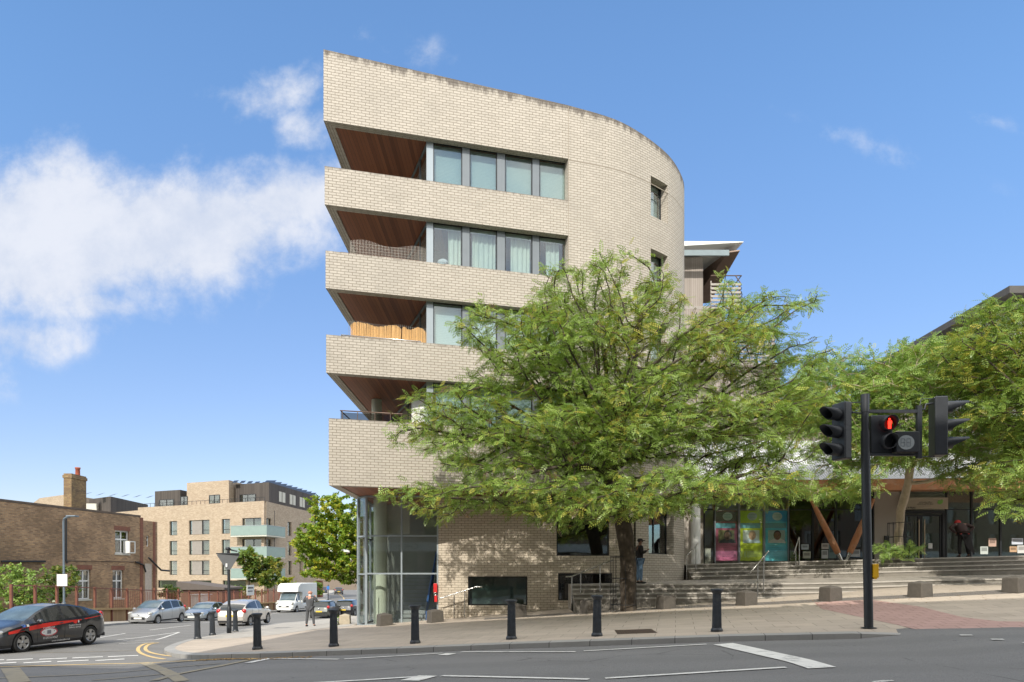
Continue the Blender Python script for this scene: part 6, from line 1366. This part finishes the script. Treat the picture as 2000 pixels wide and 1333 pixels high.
# ------------------------------------------------------------------ trees
def grow(base_pts, A, step, di, dk, iters, rng_, trop=(0, 0, .0)):
    P = [Vector(p) for p in base_pts]; par = [-1]+list(range(len(P)-1)); P = [np.array(p) for p in P]
    A = A.copy(); N = np.array(P); near = np.zeros(len(A), int); dist = np.full(len(A), 1e9)
    def upd(i0):
        nonlocal near, dist
        Q = np.array(P[i0:]); dd = np.linalg.norm(A[:, None, :]-Q[None], axis=2); j = dd.argmin(1); dm = dd[np.arange(len(A)), j]; b = dm < dist; near[b] = j[b]+i0; dist[b] = dm[b]
    upd(0); seen = set()
    for it in range(iters):
        if not len(A): break
        act = dist < di; n0 = len(P); vec = {}
        for ai in np.nonzero(act)[0]:
            vec.setdefault(near[ai], []).append(ai)
        added = 0
        for ni, l in vec.items():
            v_ = (A[l]-P[ni]); v_ /= np.linalg.norm(v_, axis=1)[:, None]+1e-9; d_ = v_.sum(0); d_ += rng_.normal(0, .25, 3)+np.array(trop); d_ /= np.linalg.norm(d_)+1e-9
            q = P[ni]+d_*step; key = tuple(np.round(q/(step*.35)).astype(int))
            if key in seen: continue
            seen.add(key); P.append(q); par.append(ni); added += 1
        if not added: break
        upd(n0); keep = dist > dk; A = A[keep]; near = near[keep]; dist = dist[keep]
    return np.array(P), np.array(par)
LEAF = {}
def template(kind):
    if kind == 'pinnate':
        v_ = []; f = []; n = 5
        for k in range(n):
            x = .18+.74*k/(n-1) if n > 1 else .5
            for s_ in (-1, 1):
                b = len(v_); ln = .27*(1-.35*abs(k/(n-1)-.45)); sw = .10
                v_ += [(x, 0, 0), (x+ln*.28+sw*.35, s_*ln*.5, .02), (x+ln*.32, s_*ln, -.03), (x-sw*.45+ln*.1, s_*ln*.5, .02)]; f.append((b, b+1, b+2, b+3))
        b = len(v_); v_ += [(.95, 0, 0), (1.08, .06, 0), (1.22, 0, -.02), (1.08, -.06, 0)]; f.append((b, b+1, b+2, b+3)); return np.array(v_), np.array(f)
    v_ = [(0, 0, 0), (.5, .38, .05), (1, 0, -.1), (.5, -.38, .05), (0.1, .1, 0), (.1, .9, .1), (.6, 1.1, -.05), (.65, .45, .05)]; return np.array(v_, float), np.array([(0, 1, 2, 3), (4, 5, 6, 7)])
def foliage(name, parent, pos, out_dir, size, kind, mat, rng_, tone, droop=.15, up=.7, flat_=.55):
    T, Fq = template(kind); n = len(pos); org = np.array(ORG[parent.name])
    d_ = out_dir+rng_.normal(0, .75, (n, 3)); d_[:, 2] *= flat_; d_[:, 2] -= droop*rng_.random(n); d_ /= np.linalg.norm(d_, axis=1)[:, None]+1e-9
    upv = np.array([0, 0, up])+rng_.normal(0, .42, (n, 3)); s_ = np.cross(d_, upv); s_ /= np.linalg.norm(s_, axis=1)[:, None]+1e-9; nn = np.cross(s_, d_)
    L = size*(.65+.7*rng_.random(n)); V = pos[:, None, :]+L[:, None, None]*(T[None, :, 0:1]*d_[:, None, :]+T[None, :, 1:2]*s_[:, None, :]+(T[None, :, 2:3]-.22*T[None, :, 0:1]**2)*nn[:, None, :]) - org
    nv = len(T); Fc = (Fq[None]+(np.arange(n)*nv)[:, None, None]).reshape(-1, 4)
    me = bpy.data.meshes.new(name); me.vertices.add(n*nv); me.vertices.foreach_set('co', V.reshape(-1).astype(np.float32)); me.loops.add(len(Fc)*4); me.loops.foreach_set('vertex_index', Fc.reshape(-1).astype(np.int32))
    me.polygons.add(len(Fc)); me.polygons.foreach_set('loop_start', np.arange(0, len(Fc)*4, 4, dtype=np.int32)); me.polygons.foreach_set('loop_total', np.full(len(Fc), 4, dtype=np.int32)); me.update(calc_edges=True)
    at_ = me.attributes.new('tone', 'FLOAT_VECTOR', 'POINT'); at_.data.foreach_set('vector', np.repeat(tone, nv, axis=0).reshape(-1).astype(np.float32))
    o = bpy.data.objects.new(name, me); sc.collection.objects.link(o); o.parent = parent; me.materials.append(mat); ORG[o.name] = ORG[parent.name]; return o
M_bark = pm('robinia_bark', (.065, .05, .036), .95, var=.4, scale=6, bmp=.9, dirt=((.16, .135, .1), .45)); M_barkl = pm('pale_bark', (.44, .36, .27), .9, var=.2, scale=5, bmp=.6)
LM1 = leafmat('robinia_leaf', (.10, .20, .035), (.42, .56, .13), (.56, .48, .09)); LM2 = leafmat('fresh_robinia_leaf', (.10, .22, .045), (.45, .60, .16), (.5, .48, .09)); LM3 = leafmat('hornbeam_leaf', (.10, .21, .02), (.29, .39, .04), (.5, .45, .05))
LM4 = leafmat('shrub_leaf', (.07, .14, .03), (.2, .27, .06), (.32, .27, .05))
def tree(name, label, cat, base, trunk, lobes, r0, nattr, leafn, size, kind, lm, bark, seed, di=2.2, dk=.42, step=.32, iters=70, yel=.12, brown=.05, group=None, flat_=.55, droop=.15, twig=.045, clump=.3, yel_lobes=()):
    rg = np.random.default_rng(seed); o = thing(name, label, cat, base, group=group)
    wts = np.array([l[6] for l in lobes]); wts = wts/wts.sum(); A = []
    for l, w_ in zip(lobes, wts):
        n = int(nattr*w_); c = np.array(l[:3]); r = np.array(l[3:6]); cl = []
        while len(cl) < max(6, n//14):
            q = rg.uniform(-1, 1, 3)
            if .15 < (q**2).sum() < 1: cl.append(q)
        cl = np.array(cl); pick = rg.integers(0, len(cl), n); A.append(c+r*(cl[pick]+rg.normal(0, clump*.5, (n, 3))*np.array([1, 1, .55])))
    A = np.concatenate(A); P, par = grow(trunk, A, step, di, dk, iters, rg)
    n = len(P); kids = [[] for _ in range(n)]
    for i in range(1, n): kids[par[i]].append(i)
    cnt = np.ones(n)
    for i in range(n-1, 0, -1): cnt[par[i]] += cnt[i]
    rt = .009; ex = math.log(cnt[0])/math.log(r0/rt); rad = rt*cnt**(1/ex)
    m = MB(); org = ORG[o.name]
    stack = [(0, None)]
    # chains
    starts = [(0, -1)]; 
    while starts:
        i, p_ = starts.pop(); pts = []; rs = []
        if p_ >= 0: pts.append(P[p_]); rs.append(min(rad[p_], rad[i]*1.25))
        while True:
            pts.append(P[i]); rs.append(rad[i])
            if not kids[i]: break
            ks = sorted(kids[i], key=lambda k: -cnt[k])
            for k in ks[1:]: starts.append((k, i))
            i = ks[0]
        if len(pts) > 1:
            sidesn = 14 if rs[0] > .12 else 6 if rs[0] > .03 else 4
            if rs[0] > .12: rs = [r*(1+.07*math.sin(q*2.1+seed)) for q, r in enumerate(rs)]
            m.tube(pts, rs, sidesn, caps=False)
    m.build('trunk', bark, o)
    tips = np.nonzero(rad < twig)[0]; tips = tips[tips >= len(trunk)]
    idx = np.repeat(tips, leafn); dirs = P[idx]-P[np.maximum(par[idx], 0)]; dirs /= np.linalg.norm(dirs, axis=1)[:, None]+1e-9
    pos = P[idx]-dirs*step*rg.random((len(idx), 1))+rg.normal(0, .07, (len(idx), 3))
    cc = rg.random(n); a = cc[idx]*.5+rg.random(len(idx))*.5
    # patches of yellowing branches
    ph = np.sin(pos[:, 0]*1.9+seed)+np.sin(pos[:, 1]*2.3+1)+np.sin(pos[:, 2]*2.1+2.3*seed)
    yl = np.clip((rg.random(len(idx)) < (yel*(1+1.2*(ph > .9)-.6*(ph < -.5)))).astype(float)*(.4+.6*rg.random(len(idx))), 0, 1)
    for (cx_, cz_, rr) in yel_lobes:
        w_ = ((pos[:, 0]-cx_)**2+(pos[:, 2]-cz_)**2 < rr*rr) & (rg.random(len(idx)) < .3); yl[w_] = .8
    br = (rg.random(len(idx)) < brown).astype(float)
    foliage('crown', o, pos, dirs, size, kind, lm, rg, np.stack([a, yl, br], 1), droop=droop, flat_=flat_)
    return o
def lobe(px, py, rx, ry, d, rd, w_=None):
    c = P3(px, py, d); k = d/F; return (c.x, c.y, c.z, rx*k, rd, ry*k, w_ or rx*ry*rd)
D1 = 21.6; b1 = (3.95, 23.1, float(S(3.95, 23.1))-.05)
trunk1 = [b1, (3.93, 23.1, b1[2]+.12), (3.92, 23.05, b1[2]+.5), (3.9, 23.0, b1[2]+1.), (3.92, 22.95, b1[2]+1.5), (3.86, 22.9, b1[2]+2.0), (3.8, 22.85, b1[2]+2.5), (3.7, 22.8, b1[2]+3.0), (3.55, 22.7, b1[2]+3.5), (3.4, 22.6, b1[2]+4.0), (3.2, 22.5, b1[2]+4.6), (3.0, 22.4, b1[2]+5.2)]
lob1 = [lobe(905, 815, 105, 62, D1, 1.7), lobe(825, 850, 62, 26, D1, 1.0), lobe(850, 975, 75, 38, D1, 1.4), lobe(775, 965, 30, 12, 21, .7), lobe(950, 640, 58, 42, 22, 1.2, 5000), lobe(1010, 720, 90, 50, 22, 1.6),
        lobe(1130, 565, 82, 48, 22.2, 1.5), lobe(1225, 525, 50, 28, 22.5, 1.), lobe(1290, 580, 48, 58, 22.5, 1.4), lobe(1130, 700, 140, 75, 22, 2.2), lobe(1390, 690, 125, 70, 22.6, 2.2), lobe(1400, 575, 35, 40, 23.5, 1.1), lobe(1485, 620, 85, 42, 22.8, 1.5),
        lobe(1590, 590, 32, 16, 22.6, .6, 700), lobe(1545, 720, 70, 60, 23, 1.6), lobe(1440, 850, 130, 65, 22, 2.3), lobe(1150, 860, 170, 60, 21.4, 2.5), lobe(1030, 965, 140, 34, 20.8, 2.2), lobe(1300, 955, 150, 36, 20.6, 2.4), lobe(1480, 950, 110, 32, 21.2, 2.), lobe(1200, 780, 150, 60, 22, 2.3), lobe(1520, 800, 80, 60, 22.6, 1.8), lobe(1150, 640, 150, 60, 22.2, 1.6), lobe(960, 890, 130, 45, 21, 1.8), lobe(1300, 830, 150, 60, 21.6, 2.2), lobe(1180, 1000, 160, 26, 20.6, 1.6), lobe(1050, 640, 80, 50, 22, 1.4), lobe(1060, 1010, 90, 18, 20.4, 1.2)]
tree('street_tree', 'large spreading green and yellow robinia in front of the curved brick wall', 'tree', b1, trunk1, lob1, .27, 16000, 6, .27, 'pinnate', LM1, M_bark, 7, di=2.4, dk=.29, step=.25, iters=120, yel=.11, brown=.05, yel_lobes=((3.6, 7.4, .9), (6.5, 7.2, 1.1), (5.5, 9.3, .8)))
d2 = 28.2; bx2 = X_(1756, d2); b2 = (bx2, d2, zp(bx2)-.02)
trunk2 = [b2, (bx2, d2, b2[2]+.5), (bx2-.03, d2, b2[2]+1.), (bx2+.02, d2-.05, b2[2]+1.5), (bx2, d2-.1, b2[2]+2.), (bx2+.1, d2-.2, b2[2]+2.5), (bx2+.15, d2-.4, b2[2]+3.1), (bx2+.1, d2-.6, b2[2]+3.7)]
lob2 = [lobe(1700, 790, 95, 55, 26, 2.), lobe(1590, 790, 70, 70, 26.5, 1.8), lobe(1650, 740, 60, 50, 26.5, 1.4), lobe(1800, 700, 90, 34, 26, 1.3), lobe(1760, 770, 90, 50, 25.5, 1.6), lobe(1685, 705, 40, 22, 26, .8, 2500), lobe(1742, 675, 22, 9, 26, .5, 500), lobe(1840, 725, 120, 48, 26, 1.8), lobe(1770, 730, 90, 45, 26, 1.6), lobe(1905, 690, 60, 36, 26, 1.4), lobe(1840, 850, 110, 50, 25.5, 2.2), lobe(1940, 910, 80, 45, 25, 2.), lobe(1730, 885, 95, 34, 26, 2.), lobe(1630, 850, 60, 60, 26, 1.6), lobe(1640, 950, 70, 32, 25.5, 1.5), lobe(1620, 740, 60, 40, 26.5, 1.4), lobe(1960, 830, 70, 60, 25.5, 2.)]
tree('forecourt_tree', 'green feathery tree in a metal guard on the upper steps behind the traffic light', 'tree', b2, trunk2, lob2, .16, 13000, 7, .30, 'pinnate', LM2, M_barkl, 11, di=3., dk=.29, step=.3, iters=90, yel=.09, brown=.03)
b3_ = (18.6, 19.8, float(S(18.6, 19.8))); trunk3 = [b3_]+[(18.6-.05*k, 19.8+.12*k, b3_[2]+.6*k) for k in range(1, 9)]
lob3 = [lobe(1965, 650, 80, 58, 23, 1.6), lobe(1900, 700, 60, 50, 23, 1.4), lobe(1925, 735, 70, 45, 23, 1.6), lobe(2040, 700, 90, 90, 23, 2.), lobe(1985, 800, 70, 50, 22, 1.8), lobe(2090, 850, 100, 90, 22, 2.), lobe(1990, 930, 50, 40, 21, 1.4), lobe(2010, 990, 60, 20, 20.5, 1.2)]
tree('street_tree', 'yellow tinged tree crown entering from the right frame edge', 'tree', b3_, trunk3, lob3, .22, 8500, 7, .29, 'pinnate', LM1, M_bark, 5, di=3.5, dk=.29, step=.3, iters=90, yel=.2, brown=.05)
# tree by the lobby at the side street
b4 = (-13.6, 66.0, float(S(-13.6, 66))); tr4 = [b4]+[(-13.6-.2*k, 66, b4[2]+.7*k) for k in range(1, 8)]
lob4 = [lobe(655, 1060, 75, 60, 65, 3.2), lobe(640, 1000, 45, 34, 65, 2.4), lobe(655, 975, 16, 14, 65, 1.2, 600), lobe(690, 970, 24, 24, 66, 2), lobe(605, 1075, 34, 40, 65, 2.4), lobe(680, 1115, 60, 26, 65, 3), lobe(630, 1120, 40, 16, 63, 2), lobe(735, 1050, 60, 70, 66, 3)]
tree('street_tree', 'dense bright green tree overhanging the side street left of the lobby', 'tree', b4, tr4, lob4, .3, 9000, 22, .21, 'simple', LM3, M_bark, 3, di=5, dk=.6, step=.5, iters=70, yel=.28, brown=.0, twig=.1, flat_=.8)
def bush(name, label, px, py, rx, ry, d, rd, n, size, lm, seed, kind='simple', yel=.1, group=None, leafn=12):
    c = P3(px, py, d); zg_ = float(S(c.x, d)); b = (c.x, d, zg_); hgt = c.z-zg_
    tr = [b, (c.x, d, zg_+max(.1, hgt*.3)), (c.x, d, zg_+max(.2, hgt*.6))]
    tree(name, label, 'shrub', b, tr, [lobe(px, py, rx, ry, d, rd)], .05+.02*size*5, n, leafn, size*.72, kind, lm, M_bark, seed, di=6, dk=.16*rd+.12, step=.12+.1*rd, iters=40, yel=yel, brown=.02, twig=.2, flat_=.9, group=group)
bush('shrub', 'tall grey green tree of heaven sapling in front of the lower glass balcony', 486, 1100, 27, 32, 80, 2.2, 420, .5, LM4, 21, yel=.1); bush('shrub', 'olive and yellow bush right of the sapling, before the flats', 523, 1115, 30, 30, 80, 2.2, 420, .42, LM4, 22, yel=.4)
bush('shrub', 'yellow green bush at the foot of the flats beside the van', 562, 1137, 18, 10, 88, 1.5, 160, .4, LM3, 23, yel=.5)
bush('shrub', 'dark green bush between the van and the far parked car', 617, 1152, 13, 16, 98, 1.5, 180, .4, LM4, 24)
bush('shrub', 'green hedge plant behind the fence posts left of the flats', 335, 1158, 22, 16, 57, 1.4, 180, .28, LM4, 25)
bush('shrub', 'green climber hanging on the fence behind the silver saloon', 470, 1160, 60, 14, 77, 1., 320, .3, LM4, 26)
bush('shrub', 'leafy sunlit bush at the left frame edge above the dark minicab', 25, 1145, 62, 45, 38, 1.6, 700, .2, LM2, 27, 'simple', leafn=8)
bush('shrub', 'loose grey green shrub in front of the brown brick wall beside the lamp post', 118, 1135, 42, 40, 42, 1.3, 420, .2, LM4, 28, leafn=8)
bush('shrub', 'low dark green shrub between the two bushes by the brown brick wall', 78, 1165, 30, 18, 39, 1.1, 260, .2, LM4, 29, leafn=8)
for k, (px, lab) in enumerate(((1735, 'bright green low plant at the left foot of the guarded tree'), (1775, 'bright green low plant at the right foot of the guarded tree'))):
    c = P3(px, 1076, 27.9); b = (c.x, 27.9, zp(c.x)); tree('low_plant', lab, 'plant', b, [b, (b[0], b[1], b[2]+.15)], [(c.x, 27.85, c.z+.02, .45, .35, .32, 1)], .04, 170, 7, .2, 'pinnate', LM2, M_bark, 31+k, di=3, dk=.12, step=.1, iters=30, yel=.03, brown=0, twig=.2, flat_=1.)
# weeds by the pale block
bush('low_plant', 'small weed growing beside the pale stone block at the lobby corner', 662, 1212, 3, 12, 28.3, .12, 40, .09, LM2, 41, leafn=5)
# metal guards
def guard(label, c, r, h, n=10):
    o = thing('tree_guard', label, 'tree guard', c); m = MB()
    for k in range(n):
        t = 2*math.pi*k/n; m.tube([(c[0]+r*math.cos(t), c[1]+r*math.sin(t), c[2]), (c[0]+r*math.cos(t), c[1]+r*math.sin(t), c[2]+h)], .011, 5)
    m.build('bars', M_black, o)
    for z in (.25, h*.6, h-.03):
        m = MB(); m.tube([(c[0]+r*math.cos(t), c[1]+r*math.sin(t), c[2]+z) for t in np.linspace(0, 2*math.pi, 25)], .013, 5, caps=False); m.build('hoop', M_black, o)
guard('tall black bar guard round the street tree trunk', (3.78, 23.15, b1[2]), .43, 1.9, 8); guard('dark bar guard round the tree on the upper steps', (bx2, d2, zp(bx2)), .42, 1.5, 12)
# fallen leaves in the gutter near the corner

rg = np.random.default_rng(9); m = MB()
for k in range(260):
    x, y = (rg.uniform(-8.2, -4.8), 0)
    y = float(np.interp(-x, [4.3, 6.4, 8.1, 9.7], [16.5, 17.02, 17.85, 19.4]))-abs(rg.normal(0, .16))-.02; z = float(RD(x, y))+.012; a = rg.random()*6.28; s_ = rg.uniform(.015, .04)
    m.quad((x+s_*math.cos(a), y+s_*math.sin(a), z), (x-s_*math.sin(a), y+s_*math.cos(a), z+.012), (x-s_*math.cos(a), y-s_*math.sin(a), z+.004), (x+s_*math.sin(a), y-s_*math.cos(a), z+.015))
for k in range(260):
    x = rg.uniform(1.5, 14); y = rg.uniform(20.5, 23.8)-.2*(x-4); z = float(S(x, y))+.008; a = rg.random()*6.28; s_ = rg.uniform(.012, .03)
    m.quad((x+s_*math.cos(a), y+s_*math.sin(a), z), (x-s_*math.sin(a), y+s_*math.cos(a), z+.01), (x-s_*math.cos(a), y-s_*math.sin(a), z+.003), (x+s_*math.sin(a), y-s_*math.cos(a), z+.012))
tag(m.build('fallen_leaves', pm('dead_leaf', (.38, .24, .1), .9, var=.3, scale=20), at=(0, 0, -2)), kind='stuff')
